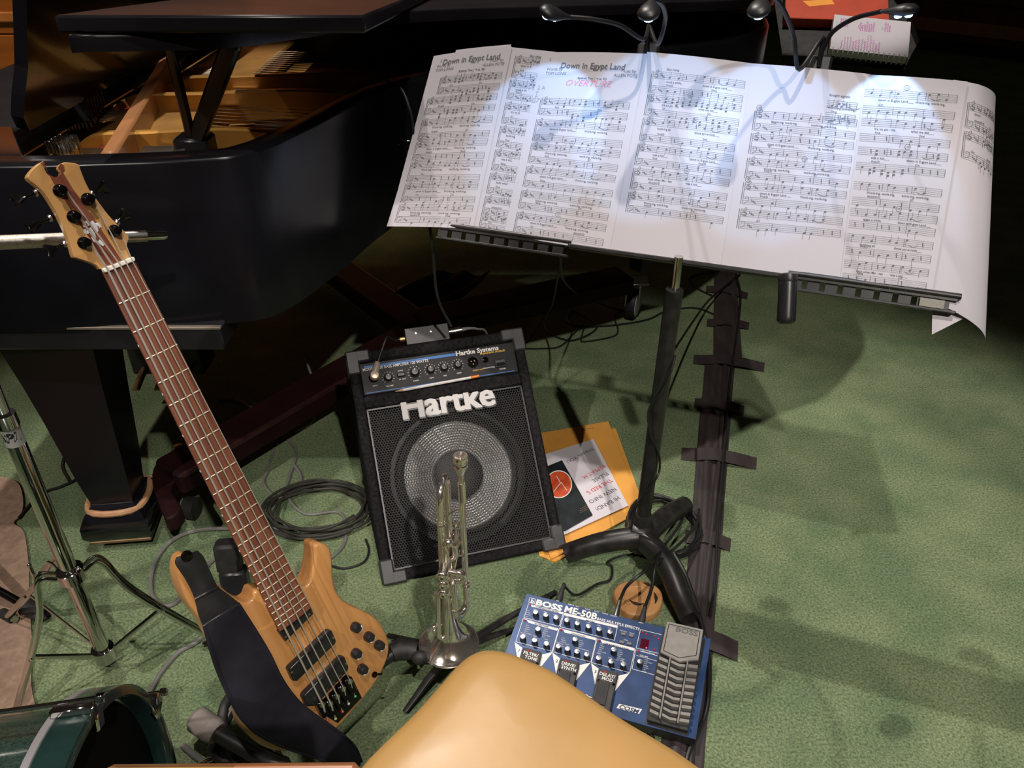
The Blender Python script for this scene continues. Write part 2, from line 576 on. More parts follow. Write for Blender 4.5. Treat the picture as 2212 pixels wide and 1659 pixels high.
# soundboard, case bottom and key bed
poly = [(p.x, p.y) for p in offset_in(outer, 0.03)]
MB().prism(poly, 0.79, 0.80).build('soundboard', wood('soundboard_spruce', (0.10, 0.030, 0.012), (0.15, 0.05, 0.02), 0, 20, .35, .3), piano, smooth=False)
MB().prism(poly, 0.70, 0.72).build('case_bottom', K['black_satin'], piano, smooth=False)
yl = at_z(200, 348, 1.0).y
MB().box((-1.28, yl - .02, .645), (at_y(465, 665, yl - .02).x, yl + 1.0, .694), None, .004).build('key_bed', K['black_satin'], piano)
MB().box((-1.28, yl - .0215, .690), (at_y(465, 665, yl - .02).x + .001, yl - .012, .6955), None, .001).build('edge_highlight', mat('pale_edge_highlight', (.20, .165, .13), .45, .2), piano)  # bright highlight along the key bed edge, put in as a pale strip
# closed cheek and shelf at the keyboard end
xc, xdesk = -.82, -.945
MB().prism([(-1.28, yl + .012), (xc, yl + .012), (xdesk, yl + .215), (-1.28, yl + .215)], .90, .999, None, inset=.005).build('cheek_block', K['black_gloss'], piano)
MB().box((-1.28, yl + .20, .93), (xdesk - .02, 3.0, .985), None, .006).build('shelf', mat('black_matt_shelf', (.008, .008, .009), .7, spec=.1, var=.2), piano)
# music desk seen from behind
md = [(yl + .245, 0.0), (yl + .225, .03), (yl + .23, .07), (yl + .245, .12), (yl + .245, .30), (2.95, .30), (2.95, 0.0)]
Mmd = frame((xdesk, 0, .985), (0, 1, 0), (0.3, 0, 1))
MB().prism(md, -.012, .012, Mmd).build('music_desk', K['black_gloss'], piano, smooth=False)
# pin block, plate, struts, capo bar
K['gold_dark'] = mat('bronze_gold_paint_worn', (0.38, 0.20, 0.05), 0.45, 0.5, var=.2, vscale=12)
MB().box((-1.02, yl + .066, .86), (-.74, 2.95, .905), None, .006).build('pin_block', K['gold_dark'], piano)
plp = [(-.74, yl + .065)] + [(p.x, p.y) for p in offset_in(outer, .062) if -.70 < p.x < .2 and p.y < 2.3] + [(.2, 2.9), (-.74, 2.9)]
MB().prism(plp, .83, .842).build('plate', K['gold_dark'], piano, smooth=False)
cp0, cp1 = at_z(240, 335, .95), at_z(352, 146, .95)
mcp = frame(cp0, cp1 - cp0, V((-1, 0, 0)))
MB().box((-.02, -.016, -.09), ((cp1 - cp0).length + .35, .016, .012), mcp, .006).build('capo_bar', wood('bronze_bar', (.30, .13, .05), (.38, .17, .065), 1, 30, .4, .2), piano)
def strut(px0, py0, px1, py1, z, wd=.022, hgt=.07, rise=.0):
    a = at_z(px0, py0, z); b = at_z(px1, py1, z)
    pts = smooth_path([a + V((0, 0, -.03)), a.lerp(b, .12) + V((0, 0, .0)), a.lerp(b, .35), a.lerp(b, .7), b + V((0, 0, -.015))], 6)
    def ringf(u, v):
        k = v * (len(pts) - 1); i = min(int(k), len(pts) - 2)
        p = pts[i].lerp(pts[i + 1], k - i)
        q = [(-wd / 2, -hgt), (-wd / 2, -.004), (-wd / 2 + .004, 0), (wd / 2 - .004, 0), (wd / 2, -.004), (wd / 2, -hgt)]
        s = q[int(round(u * 5))]
        return (p.x, p.y + s[0], p.z + s[1])
    MB().grid(ringf, 5, 40).build('plate_strut', K['gold'], piano, smooth=True)
strut(150, 290, 620, 268, .945)
strut(225, 207, 800, 186, .945)
strut(290, 330, 480, 318, .90, .05, .05)
strut(420, 228, 840, 205, .90, .03, .05)
strut(330, 168, 900, 150, .945)
# felts
K['red_felt'] = mat('red_felt', (0.42, 0.02, 0.03), 0.9, var=.2, vscale=50)
for (a, b) in (((270, 250), (292, 228)), ((275, 190), (318, 160)), ((228, 330), (240, 312)), ((256, 148), (285, 125))):
    p, q = at_z(*a, .912), at_z(*b, .912)
    MB().box((0, -.02, -.005), ((q - p).length, .02, .006), frame(p, q - p, V((-1, 0, 0))), .003).build('felt_strip', K['red_felt'], piano)
# tuning pins: three banks
pin = MB().lathe([(.0034, 0), (.0034, .018), (.0028, .019), (.0028, .027), (.001, .028)], None, 8).mesh('tuning_pin', K['steel'], True)
IP = WM[piano.name].inverted()
def pins(quad, nu, nv, z=.905):
    for j in range(nv):
        for i in range(nu):
            u, v = i / max(nu - 1, 1), j / max(nv - 1, 1)
            c = V(quad[0]).lerp(V(quad[1]), u).lerp(V(quad[3]).lerp(V(quad[2]), u), v)
            p = at_z(c.x + random.uniform(-2, 2), c.y + random.uniform(-1, 1), z)
            inst('tuning_pin', pin, piano, IP @ Matrix.Translation(p) @ Matrix.Rotation(-.12, 4, 'Y'))
pins([(108, 334), (178, 334), (176, 318), (118, 318)], 9, 4)
pins([(150, 284), (200, 276), (224, 236), (166, 246)], 7, 6)
pins([(190, 232), (226, 224), (262, 170), (232, 176)], 5, 6)
# strings
m = MB()
for bank, (a0, a1, b0, b1, nn) in enumerate((((180, 334), (178, 320), (236, 334), (236, 322), 8), ((215, 262), (222, 240), (268, 258), (276, 238), 12), ((300, 178), (318, 142), (335, 180), (352, 146), 16),
                                        ((300, 330), (310, 316), (400, 326), (400, 318), 10), ((375, 178), (392, 150), (500, 170), (500, 140), 14))):
    for k in range(nn):
        t = k / (nn - 1)
        p = at_z(a0[0] + (a1[0] - a0[0]) * t, a0[1] + (a1[1] - a0[1]) * t, .93)
        q = at_z(b0[0] + (b1[0] - b0[0]) * t, b0[1] + (b1[1] - b0[1]) * t, .935)
        m.tube([p, q], .0011, 5)
for k in range(46):
    y = yl + .12 + k * .028
    m.tube([V((-.74, y, .915)), V((min(.45, -.52 + .02 * k), y + .05, .87))], .0009, 4)
st = m.build('strings', mat('string_steel', (.42, .36, .3), .3, 1.0), piano)
st['kind'] = 'stuff'
# dampers: dark felt heads in a row behind the music desk
dm = MB().box((-.02, -.006, 0), (.02, .006, .05), None, .002).mesh('damper', K['black_satin'], False)
for k in range(22):
    p = at_z(182 + k * 5.2, 262 - k * 6.4, .935)
    inst('damper', dm, piano, IP @ Matrix.Translation(p) @ Matrix.Rotation(.2, 4, 'Z'))
# propped lid with the front flap folded back on it
HY, HZ, LT = 3.05, 1.022, math.tan(math.radians(5.0))
def lidz(y):
    return HZ + (HY - y) * LT
lp = [p for p in outer if p.x > -.66 and p.y < 3.0]
lp = [V((-.668, outer[4].y - .008, 0))] + [V((p.x, p.y - .008, 0)) for p in lp] + [V((.4, 3.05, 0)), V((-.668, 3.05, 0))]
Lm = Matrix(((1, 0, 0, 0), (0, 1, 0, 0), (0, -LT, 1, HZ + HY * LT), (0, 0, 0, 1)))
MB().prism([(p.x, p.y) for p in lp], 0, .026, Lm, inset=.006).build('lid', K['black_lid'], piano)
fx1 = -.222
MB().box((-.69, yl - .012, .0265), (fx1, 3.0, .052), Lm, .004).build('lid_flap', K['black_lid'], piano)
for yh in (yl + .3, yl + .9, yl + 1.4):
    MB().tube([(-.672, yh, lidz(yh) + .026), (-.672, yh + .16, lidz(yh + .16) + .026)], .006, 8).build('hinge', K['brass'], piano)
pb = at_z(418, 318, .93)
def stick(pxt, pyt, yt, wd, th):
    t = at_y(pxt, pyt, yt)
    t.z = lidz(t.y) - .002
    Ms = frame(pb, t - pb, V((0, 1, 0)))
    MB().box((0, -th, -wd), ((t - pb).length, th, wd), Ms, .004).build('prop_stick', K['black_satin'], piano)
stick(506, 112, 1.50, .016, .011)
stick(368, 112, 1.50, .009, .008)
MB().box((pb.x - .03, pb.y - .03, .80), (pb.x + .04, pb.y + .03, .955), None, .006).build('prop_socket', K['black_satin'], piano)
# front leg with its block, rope-like band and caster cup
lx, ly = -.957, 1.50
def sq(hw, z, rot=.12):
    return [V((lx + hw * (sx * math.cos(rot) - sy * math.sin(rot)), ly + hw * (sx * math.sin(rot) + sy * math.cos(rot)), z)) for sx, sy in ((-1, -1), (1, -1), (1, 1), (-1, 1))]
m = MB()
lv = [sq(.092, .66), sq(.088, .58), sq(.079, .50), sq(.070, .40), sq(.056, .22), sq(.047, .135)]
vs = [p for r in lv for p in r]
fs = [(r * 4 + i, r * 4 + (i + 1) % 4, (r + 1) * 4 + (i + 1) % 4, (r + 1) * 4 + i) for r in range(len(lv) - 1) for i in range(4)]
leg = m.add(vs, fs + [(3, 2, 1, 0)]).build('leg', K['black_case'], piano, smooth=False)
r0 = sq(.054, .122)
MB().tube([*r0], .008, 8, 6, closed=True).build('leg_band', mat('tan_band', (.42, .23, .12), .55, var=.2, vscale=40), leg)
fm = MB()
lv = [sq(.050, .135), sq(.066, .115), sq(.078, .09), sq(.080, .06), sq(.066, .035)]
vs = [p for r in lv for p in r]
fm.add(vs, [(r * 4 + i, r * 4 + (i + 1) % 4, (r + 1) * 4 + (i + 1) % 4, (r + 1) * 4 + i) for r in range(len(lv) - 1) for i in range(4)] + [(0, 1, 2, 3), (19, 18, 17, 16)])
fm.build('leg_foot', K['black_gloss'], leg)
MB().tube(sq(.067, .036), .006, 6, 0, closed=True).build('foot_edge', mat('dull_brass_edge', (.22, .14, .07), .5, .4), leg)
cw = at_z(300, 1180, .02)
MB().lathe([(.022, -.011), (.026, -.008), (.026, .008), (.022, .011)], zframe((lx + .02, ly - .02, .0262), (1, .3, 0)), 16).build('caster', K['black_rubber'], leg)
# rear leg and pedal lyre under the case
m = MB()
rx, ry = .46, 2.66
m.lathe([(.036, .19), (.05, .36), (.07, .55), (.09, .70)], Matrix.Translation((rx, ry, 0)), 4).build('leg', K['black_satin'], piano, smooth=False)
pp = at_z(345, 830, .10)
lyre = MB().box((pp.x - .10, pp.y + .05, .10), (pp.x + .12, pp.y + .16, .20), None, .006).box((pp.x - .03, pp.y + .08, .2), (pp.x, pp.y + .12, .70)).box((pp.x + .04, pp.y + .08, .2), (pp.x + .07, pp.y + .12, .70)).build('pedal_lyre', K['black_satin'], piano, smooth=False)
for k in (-1, 0, 1):
    x = pp.x + .01 + k * .065
    MB().tube([(x, pp.y + .10, .13), (x, pp.y + .03, .125), (x, pp.y - .04, .105)], [.009, .013, .012], 8, 3, flat=(.35, 1)).build('pedal', K['brass'], lyre)

# ------------------------------------------------------------------ maroon piano truck under the legs
K['maroon'] = mat('maroon_painted_wood', (0.014, 0.003, 0.004), 0.6, spec=.2, var=.35, vscale=14)
K['maroon_edge'] = mat('maroon_pale_edge', (0.035, 0.010, 0.011), 0.5, var=.35, vscale=30)  # paler maroon for the strip along each beam's upper edge
dol = thing('piano_truck', 'maroon wooden piano truck of long beams beneath the grand piano', 'dolly', (-.2, 2.2, 0))
hub = at_z(905, 705, .15)
def beam(a, b, wd, h0, h1):
    a, b = V((a.x, a.y, 0)), V((b.x, b.y, 0))
    Mb = frame(a, b - a, V((-(b - a).y, (b - a).x, 0)))
    o = MB().box((0, -wd, h0), ((b - a).length, wd, h1), Mb, .008).build('beam', K['maroon'], dol, smooth=False)
    MB().box((.01, -wd - .001, h1 - .012), ((b - a).length - .01, -wd + .006, h1 - .001), Mb).build('edge_strip', K['maroon_edge'], o, smooth=False)
a1 = V((lx + .10, ly + .06, 0))
beam(a1, hub, .055, .095, .16)
beam(V((rx - .05, ry - .02, 0)), hub, .06, .12, .185)
beam(hub, V((hub.x - .5, 2.95, 0)), .055, .10, .165)
# flared end of the front beam round the leg foot
fe = [at_z(*p, .13) for p in [(330, 1012), (352, 985), (402, 955), (432, 965), (428, 1000), (385, 1030), (372, 1060), (392, 1098), (360, 1120), (345, 1090), (330, 1050)]]
MB().prism([(p.x, p.y) for p in smooth_path(fe, 3, True)], .09, .13, None, inset=.006).build('beam_end', K['maroon'], dol)
MB().lathe([(.012, 0), (.012, .004), (.006, .006)], Matrix.Translation(at_z(385, 966, .13)), 12).build('bolt_head', K['steel'], dol)
# caster wheel with pale fork by the music stand
cc = at_z(1368, 655, .055)
cas = MB().box((cc.x - .07, cc.y - .02, .135), (cc.x + .05, cc.y + .05, .142), None, .003).build('caster_plate', K['steel'], dol)
mw = zframe(cc, (.92, -.38, 0))
MB().lathe([(.03, -.016), (.052, -.016), (.055, -.012), (.055, .012), (.052, .016), (.03, .016)], mw, 24).build('wheel', K['black_rubber'], cas)
MB().lathe([(.004, .0165), (.046, .0165), (.05, .014), (.046, .018), (.004, .020)], mw, 24).build('wheel_disc', mat('pale_wheel', (.42, .42, .46), .5, var=.1), cas)
MB().box((-.02, -.01, .022), (.02, .085, .027), mw).box((-.02, -.01, -.027), (.02, .085, -.022), mw).build('fork', K['steel'], cas, smooth=False)
MB().tube([(a1.x + .02, a1.y, .0295), (a1.x + .05, a1.y - .004, .0295)], .0295, 14).build('wheel', K['black_rubber'], dol)
# dark cloth hung over the truck
def cloth_fn(u, v):
    tl, tr_, br, bl = V((942, 585)), V((1058, 592)), V((925, 712)), V((790, 672))
    p = tl.lerp(tr_, u).lerp(bl.lerp(br, u), v)
    q = at_z(p.x + 5 * math.sin(v * 9), p.y + 3 * math.sin(u * 11), .20 - .12 * v * v)
    return q + V((0, 0, .008 * math.sin(u * 14 + v * 5)))
o = MB().grid(cloth_fn, 16, 16, .003, (0, -.3, 1)).build('cloth', mat('dark_blue_grey_cloth', (.022, .023, .032), .9, var=.3, vscale=30, bump=.2, bscale=200))
tag(o, 'dark blue-grey cloth draped over the maroon piano truck', 'cloth')
# ================================================================== MUSIC STAND WITH WIDE DESK
lipL, lipR = at_z(945, 484, .77), at_z(2075, 642, .77)
A_ = (lipR - lipL).normalized()
AW = V((-A_.y, A_.x, 0))                      # away from the player
RHO = math.radians(31)
U_ = AW * math.sin(RHO) + V((0, 0, 1)) * math.cos(RHO)
N_ = A_.cross(U_).normalized()                # towards the player
P0 = (lipL + lipR) / 2
DM = frame(P0, A_, U_)                        # x along, y up the desk, z towards the player
DI = DM.inverted()
def desk_xy(px, py, off=0.0):
    q = DI @ on_plane(px, py, P0 + N_ * off, N_)
    return q.x, q.y
pole_b, pole_t = at_z(1385, 1140, .10), at_d(1463, 585, 1.555)
stand = thing('music_stand', 'black music stand with extended desk and fat tubular tripod base', 'music stand', (pole_b.x, pole_b.y, 0))
mid = pole_b.lerp(pole_t, .94)
MB().tube([pole_b - V((0, 0, .03)), mid], .0175, 16).build('pole', K['black_metal'], stand)
MB().tube([mid - V((0, 0, .05)), pole_t + V((0, 0, .03))], .0085, 14).build('inner_pole', K['chrome'], stand)
MB().lathe([(.0185, 0), (.021, .002), (.021, .05), (.0185, .055)], zframe(pole_b - V((0, 0, .01)), pole_t - pole_b), 16).build('collar', K['black_metal'], stand)
hb = V((pole_b.x, pole_b.y, .075))
MB().lathe([(.02, -.035), (.034, -.03), (.036, 0), (.03, .035), (.022, .04)], Matrix.Translation(hb), 16).build('hub', K['black_metal'], stand)
for pts in ([(1392, 1165, .085), (1440, 1220, .075), (1470, 1290, .045), (1492, 1335, .034)],
            [(1400, 1150, .085), (1440, 1115, .07), (1478, 1092, .033)],
            [(1378, 1160, .085), (1300, 1172, .07), (1225, 1195, .03)]):
    P = [at_z(*p) for p in pts]
    MB().tube([hb] + P, [.027, .027, .026, .025, .024], 14, 5).build('leg', K['black_metal'], stand)
# desk plates
xl, xr = (DI @ lipL).x, (DI @ lipR).x
xa, xb = desk_xy(1235, 533)[0], desk_xy(1702, 592)[0]
MB().box((xa - .02, -.01, -.016), (xb + .02, .30, -.013), DM, .001).build('desk_plate', K['black_metal'], stand, smooth=False)
for x0, x1, nm in ((xl, xa, 'l'), (xb, xr, 'r')):
    MB().box((x0, -.002, -.012), (x1 - (.10 if nm == 'r' else 0), .27, -.009), DM, .001).build('desk_wing', K['black_metal'], stand, smooth=False)
    # lip: rounded bar plus a slotted ledge below it made of rails and teeth
    MB().tube([DM @ V((x0, 0, .004)), DM @ V((x1, 0, .004))], .006, 10).build('lip_bar', K['black_metal'], stand)
    lg = MB().box((x0 + .004, -.031, -.004), (x1 - .004, -.026, .008), DM, .001).box((x0 + .004, -.010, -.004), (x1 - .004, -.004, .008), DM, .001)
    ns = 9
    for k in range(ns):
        u0 = x0 + .006 + (x1 - x0 - .012) * k / ns
        u1 = u0 + (x1 - x0 - .012) / ns - .010
        lg.box((u0, -.028, -.002), (u1, -.008, .004), DM)
    lg.build('slotted_ledge', K['black_metal'], stand, smooth=False)
MB().box((xa - .006, -.012, -.012), (xb + .006, -.003, .012), DM, .002).build('lip_bar', K['black_metal'], stand, smooth=False)
MB().box((xr - .065, -.026, .0085), (xr - .025, -.011, .009), DM).build('sticker', mat('grey_sticker', (.25, .24, .2), .6, var=.3, vscale=200, aniso=(1, 8, 8)), stand, smooth=False)
# tilt handle below the right wing
h0, h1 = at_d(1702, 605, 1.46), at_d(1698, 700, 1.46)
MB().tube([h0, h0.lerp(h1, .1), h0.lerp(h1, .85), h0.lerp(h1, .95), h1], [.0155, .0165, .0165, .0155, .010], 16, 3).build('tilt_handle', K['black_plastic'], stand)
MB().lathe([(.012, -.012), (.0165, -.010), (.0175, .0), (.0165, .004)], zframe(h0, h1 - h0), 16).build('handle_collar', K['black_metal'], stand)
MB().box((-.06, .02, -.05), (.06, .12, -.0165), DM, .006).build('tilt_head', K['black_metal'], stand)

# ------------------------------------------------------------------ sheets of music
K['staff'] = mat('grey_staff_ink', (.30, .30, .32), .8)
pink = mat('pink_pencil', (.75, .25, .33), .8)
pencil = mat('pencil_grey', (.30, .30, .33), .8)
class Page:
    def __init__(s, tl, tr, br, bl, off, bulge=0.0, fn=None):
        P = [DM.inverted() @ on_plane(px, py, P0 + N_ * off, N_) for px, py in (tl, tr, br, bl)]
        s.P, s.off, s.bulge, s.fn = P, off, bulge, fn
        s.w = ((P[1] - P[0]).length + (P[2] - P[3]).length) / 2
        s.h = ((P[3] - P[0]).length + (P[2] - P[1]).length) / 2
    def at(s, u, v, e=0.0):
        q = s.P[0].lerp(s.P[1], u).lerp(s.P[3].lerp(s.P[2], u), v)
        z = s.off + s.bulge * math.sin(math.pi * min(1, max(0, u)))
        q = V((q.x, q.y, z + e))
        if s.fn:
            q = s.fn(q, u, v, e)
        return DM @ q
def staff(m, pg, u0, u1, v, sp=.0033, seg=10):
    lw = .00062 / pg.h * .5
    for k in range(5):
        vv = v + k * sp / pg.h * 1.0
        for i in range(seg):
            a, b = u0 + (u1 - u0) * i / seg, u0 + (u1 - u0) * (i + 1) / seg
            m.add([pg.at(a, vv - lw, .0004), pg.at(b, vv - lw, .0004), pg.at(b, vv + lw, .0004), pg.at(a, vv + lw, .0004)], [(3, 2, 1, 0)])
def mark(m, pg, u, v, w, h, rot=0.0, n=8):
    ps = []
    for k in range(n):
        a = 2 * math.pi * k / n
        x, y = w * math.cos(a), h * math.sin(a)
        ps.append(pg.at(u + (x * math.cos(rot) - y * math.sin(rot)) / pg.w, v + (x * math.sin(rot) + y * math.cos(rot)) / pg.h, .0005))
    m.add(ps, [tuple(range(n))[::-1]])
def line(m, pg, a, b, w=.0006):
    d = V(((b[0] - a[0]) * pg.w, (b[1] - a[1]) * pg.h))
    if d.length < 1e-7:
        return
    nx, ny = -d.y / d.length * w / 2 / pg.w, d.x / d.length * w / 2 / pg.h
    m.add([pg.at(a[0] + nx, a[1] + ny, .0005), pg.at(b[0] + nx, b[1] + ny, .0005), pg.at(b[0] - nx, b[1] - ny, .0005), pg.at(a[0] - nx, a[1] - ny, .0005)], [(0, 1, 2, 3)])
def ring(m, pg, u, v, r, w=.0006):
    for k in range(14):
        a, b = 2 * math.pi * k / 14, 2 * math.pi * (k + 1) / 14
        line(m, pg, (u + r * math.cos(a) / pg.w, v + r * math.sin(a) / pg.h), (u + r * math.cos(b) / pg.w, v + r * math.sin(b) / pg.h), w)
def ptext(m, pg, s, u, v, size, align='l', bold=0.0, shear=0.0, sx=1.0):
    m.text(s, None, size, align, bold, shear, sx, fn=lambda x, y: pg.at(u + x / pg.w, v - y / pg.h, .0005))
def note(m, pg, u, v, up=True, beam=False):
    mark(m, pg, u, v, .0022, .0016, -.4)
    du = .0019 / pg.w
    if up:
        line(m, pg, (u + du, v), (u + du, v - .012 / pg.h), .0005)
    else:
        line(m, pg, (u - du, v), (u - du, v + .012 / pg.h), .0005)
def clef(m, pg, u, v, sp, treble=True):
    h = 4 * sp / pg.h
    if treble:
        pts = [(0, .95), (.006, .9), (.006, .6), (-.002, .2), (.004, -.25), (.007, .05), (-.006, .55), (-.002, .85), (.008, .75), (.006, .45), (0, .5), (.001, .68)]
    else:
        pts = [(-.003, .3), (-.002, .05), (.004, .0), (.008, .2), (.006, .55), (-.004, .9)]
    q = smooth_path([V((a * .62 / pg.w, b * h, 0)) for a, b in pts], 3)
    for a, b in zip(q, q[1:]):
        line(m, pg, (u + a.x, v + a.y), (u + b.x, v + b.y), .0007)
    for k in range(3):
        uu = u + (.010 + k * .0032) / pg.w
        line(m, pg, (uu, v + h * (.15 + .22 * k)), (uu, v + h * (.55 + .12 * k)), .0007)
        mark(m, pg, uu + .001 / pg.w, v + h * (.5 + .12 * k), .0012, .0013)
LY = [['Work-ing, work-ing,', 'work-ing, work-ing,'], ['down in E-gypt Land___', 'Work-ing, work-ing,'], ['crack a smile,', 'down in E-gypt Land___'], ["It's no pic - nic", 'what we did___'], ['build-ing all', 'those pyr-a-mids___'], ['was a kid___', 'down in E-gypt Land___'], ['back when Mo - ses', 'was a kid___']]
CH = ['Cm', 'Gaug', 'Fm6/D', 'G7', 'Cm', 'Fm6', 'Ab6(b5)/D']
def system(m, tx, pg, vt, vb, u0, u1, lyr, rnd, sp=.0033, clefs=True, dense=False, chord=True, num=None):
    staff(pg.sl, pg, u0, u1, vt, sp); staff(pg.sl, pg, u0, u1, vb, sp)
    H = 4 * sp / pg.h
    if clefs:
        line(m, pg, (u0, vt), (u0, vb + H), .0008)
        line(m, pg, (u0 - .003 / pg.w, vt), (u0 - .003 / pg.w, vb + H), .0012)
        clef(m, pg, u0 + .006 / pg.w, vt, sp); clef(m, pg, u0 + .006 / pg.w, vb, sp, False)
    bars = 3
    for v in (vt, vb):
        for k in range(1, bars + 1):
            uu = u0 + (u1 - u0) * k / bars
            line(m, pg, (uu, v), (uu, v + H), .0007)
        us = u0 + (.032 / pg.w if clefs else .008 / pg.w)
        nn = 12 if dense else 9
        for k in range(nn):
            uu = us + (u1 - us - .006 / pg.w) * (k + rnd.uniform(.1, .5)) / nn
            c = rnd.random()
            if c < (.72 if v == vt else .5):
                vv = v + H * rnd.choice((.1, .25, .4, .5, .62, .75) if v == vt else (.6, .75, .9, 1.1))
                note(m, pg, uu, vv, v == vt and vv > v + H * .4)
                if dense and rnd.random() < .6:
                    mark(m, pg, uu, vv + .006 / pg.h, .0025, .0018, -.4)
            elif c < .9:
                line(m, pg, (uu, v + H * .2), (uu + .001 / pg.w, v + H * .8), .0016)
        if v == vt:
            q0 = u0 + (u1 - u0) * .72
            for k in range(6):
                a, b = k / 6, (k + 1) / 6
                line(m, pg, (q0 + a * .10, v + H * (.7 + .25 * math.sin(a * math.pi))), (q0 + b * .10, v + H * (.7 + .25 * math.sin(b * math.pi))), .0007)
    if lyr:
        vl = vt + H + .0068 / pg.h
        ptext(tx, pg, lyr[0], u0 + .16 * (u1 - u0), vl, .0058, 'l', .012)
        ptext(tx, pg, lyr[1], u0 + .56 * (u1 - u0), vl, .0058, 'l', .012)
    if chord:
        vc = vb - .0012 / pg.h
        ptext(tx, pg, rnd.choice(CH), u0 + .17 * (u1 - u0), vc, .0052, 'l', .01)
        if rnd.random() < .7:
            ptext(tx, pg, rnd.choice(CH), u0 + .66 * (u1 - u0), vc, .0052, 'l', .01)
    if num:
        uu = u0 + rnd.choice((.02, .45, .55)) * (u1 - u0)
        ring(m, pg, uu, vt - .006 / pg.h, .0048)
        ptext(tx, pg, num, uu, vt - .004 / pg.h, .0048, 'c')
def make_page(label, pg, draw, seed, nv=14, nu=16, group='sheets of printed music on the stand'):
    rnd = random.Random(seed)
    m = MB().grid(lambda u, v: pg.at(u, v), nu, nv, .0004, N_)
    o = m.build('music_sheet', K['paper'])
    tag(o, label, 'sheet music', group)
    mm, tx = MB(), MB()
    pg.sl = MB()
    draw(mm, tx, rnd, o)
    if pg.sl.f:
        pg.sl.build('staff_lines', K['staff'], o, smooth=False)['kind'] = 'stuff'
    if mm.f:
        mm.build('printed_notes', K['print'], o, smooth=False)['kind'] = 'stuff'
    if tx.f:
        tx.build('printed_words', K['print'], o, smooth=False)['kind'] = 'stuff'
    return o
def title(tx, pg, v, sx=1):
    ptext(tx, pg, 'Down in Egypt Land', .52, v, .0165, 'c', .018, .06)
    ptext(tx, pg, 'Words by', .08, v + .012, .0085)
    ptext(tx, pg, 'TOM LONG', .08, v + .035, .0085)
    ptext(tx, pg, 'Music by', .93, v + .012, .0085, 'r')
    ptext(tx, pg, 'ALLEN POTE', .95, v + .035, .0085, 'r')
    ptext(tx, pg, 'Rythmic Two (  = ca. 92)', .40, v + .055, .006, 'l', .02, .2)
# blank sheets behind the left pages and behind the middle of the row
pgb = Page((985, 108), (1104, 96), (1030, 470), (900, 480), -.002, .002)
make_page('blank edge of a sheet peeping out behind the leftmost music page', pgb, lambda m, t, r, o: None, 1)
# page one, hanging off the left end
pg1 = Page((937, 121), (1106, 101), (1022, 494), (838, 490), .004, .006, lambda q, u, v, e: V((q.x, q.y - .012 * max(0, v - .75) * 0, q.z + .03 * max(0, v - .8) * (1 - u))))
def d1(m, t, r, o):
    ptext(t, pg1, '2', .12, .045, .008)
    title(t, pg1, .062)
    for k, (a, b) in enumerate(((.135, .195), (.25, .31), (.375, .455), (.50, .575), (.62, .70), (.745, .82), (.87, .94))):
        system(m, t, pg1, a, b, .20 if k == 0 else .10, .95, LY[k % 2] if k > 1 else None, r, dense=k < 2, num='10' if k in (3, 6) else None)
make_page('leftmost music page hanging past the end of the desk, title at top', pg1, d1, 11)
# page with its right half covered
pgh = Page((1106, 102), (1200, 112), (1125, 506), (1021, 490), .0025, .0)
def dh(m, t, r, o):
    ptext(t, pgh, 'Easy swing', .45, .04, .006, 'l', .01, .2)
    for k, (a, b) in enumerate(((.045, .125), (.175, .245), (.30, .38), (.43, .51), (.56, .64), (.69, .77), (.82, .885), (.92, .97))):
        system(m, t, pgh, a, b, .16, 1.6 if False else .98, [LY[(k + 1) % 7][0][:10], ''] if k < 6 else None, r, num=('31' if k == 1 else None))
make_page('half covered music page headed Easy swing beside the leftmost page', pgh, dh, 12)
pg2 = Page((1171, 113), (1398, 116), (1316, 545), (1088, 508), .0045, .004)
def d2(m, t, r, o):
    ptext(t, pg2, '2', .09, .045, .008)
    title(t, pg2, .085)
    for k, (a, b) in enumerate(((.245, .30), (.36, .44), (.49, .56), (.615, .69), (.745, .81), (.865, .94))):
        system(m, t, pg2, a, b, .10, .93, LY[k % 2] if k > 0 else None, r, dense=k < 1, num='14' if k in (2, 5) else None)
    hw = MB()
    ptext(hw, pg2, 'OVERTURE', .30, .175, .017, 'l', -.004, .3, 1.15)
    hw.build('handwriting', pink, o, smooth=False, label='pink handwritten word Overture')
    hw = MB()
    for a, b in (((.02, .215), (.05, .21)), ((.02, .24), (.05, .235)), ((.035, .21), (.03, .24))):
        line(hw, pg2, a, b, .001)
    ptext(hw, pg2, '2 A', .03, .20, .012); ptext(hw, pg2, 'G7', .0, .27, .013, 'l', 0, .2)
    hw.build('pencil_note', pencil, o, smooth=False)['kind'] = 'stuff'
make_page('music page with pink handwritten OVERTURE under its title', pg2, d2, 13)
pg3 = Page((1398, 112), (1626, 137), (1556, 577), (1314, 545), .0035, .004)
def d3(m, t, r, o):
    ptext(t, pg3, 'Easy swing', .22, .08, .006, 'l', .01, .2)
    for k, (a, b) in enumerate(((.09, .16), (.205, .275), (.32, .40), (.45, .52), (.57, .64), (.69, .755))):
        system(m, t, pg3, a, b, .10, .96, LY[(k + 2) % 7], r, num='40' if k in (1, 2, 4) else None, dense=k == 1)
make_page('music page in the middle of the desk, blank in its bottom quarter', pg3, d3, 14)
pg4 = Page((1626, 137), (1880, 160), (1815, 602), (1556, 578), .0042, .004)
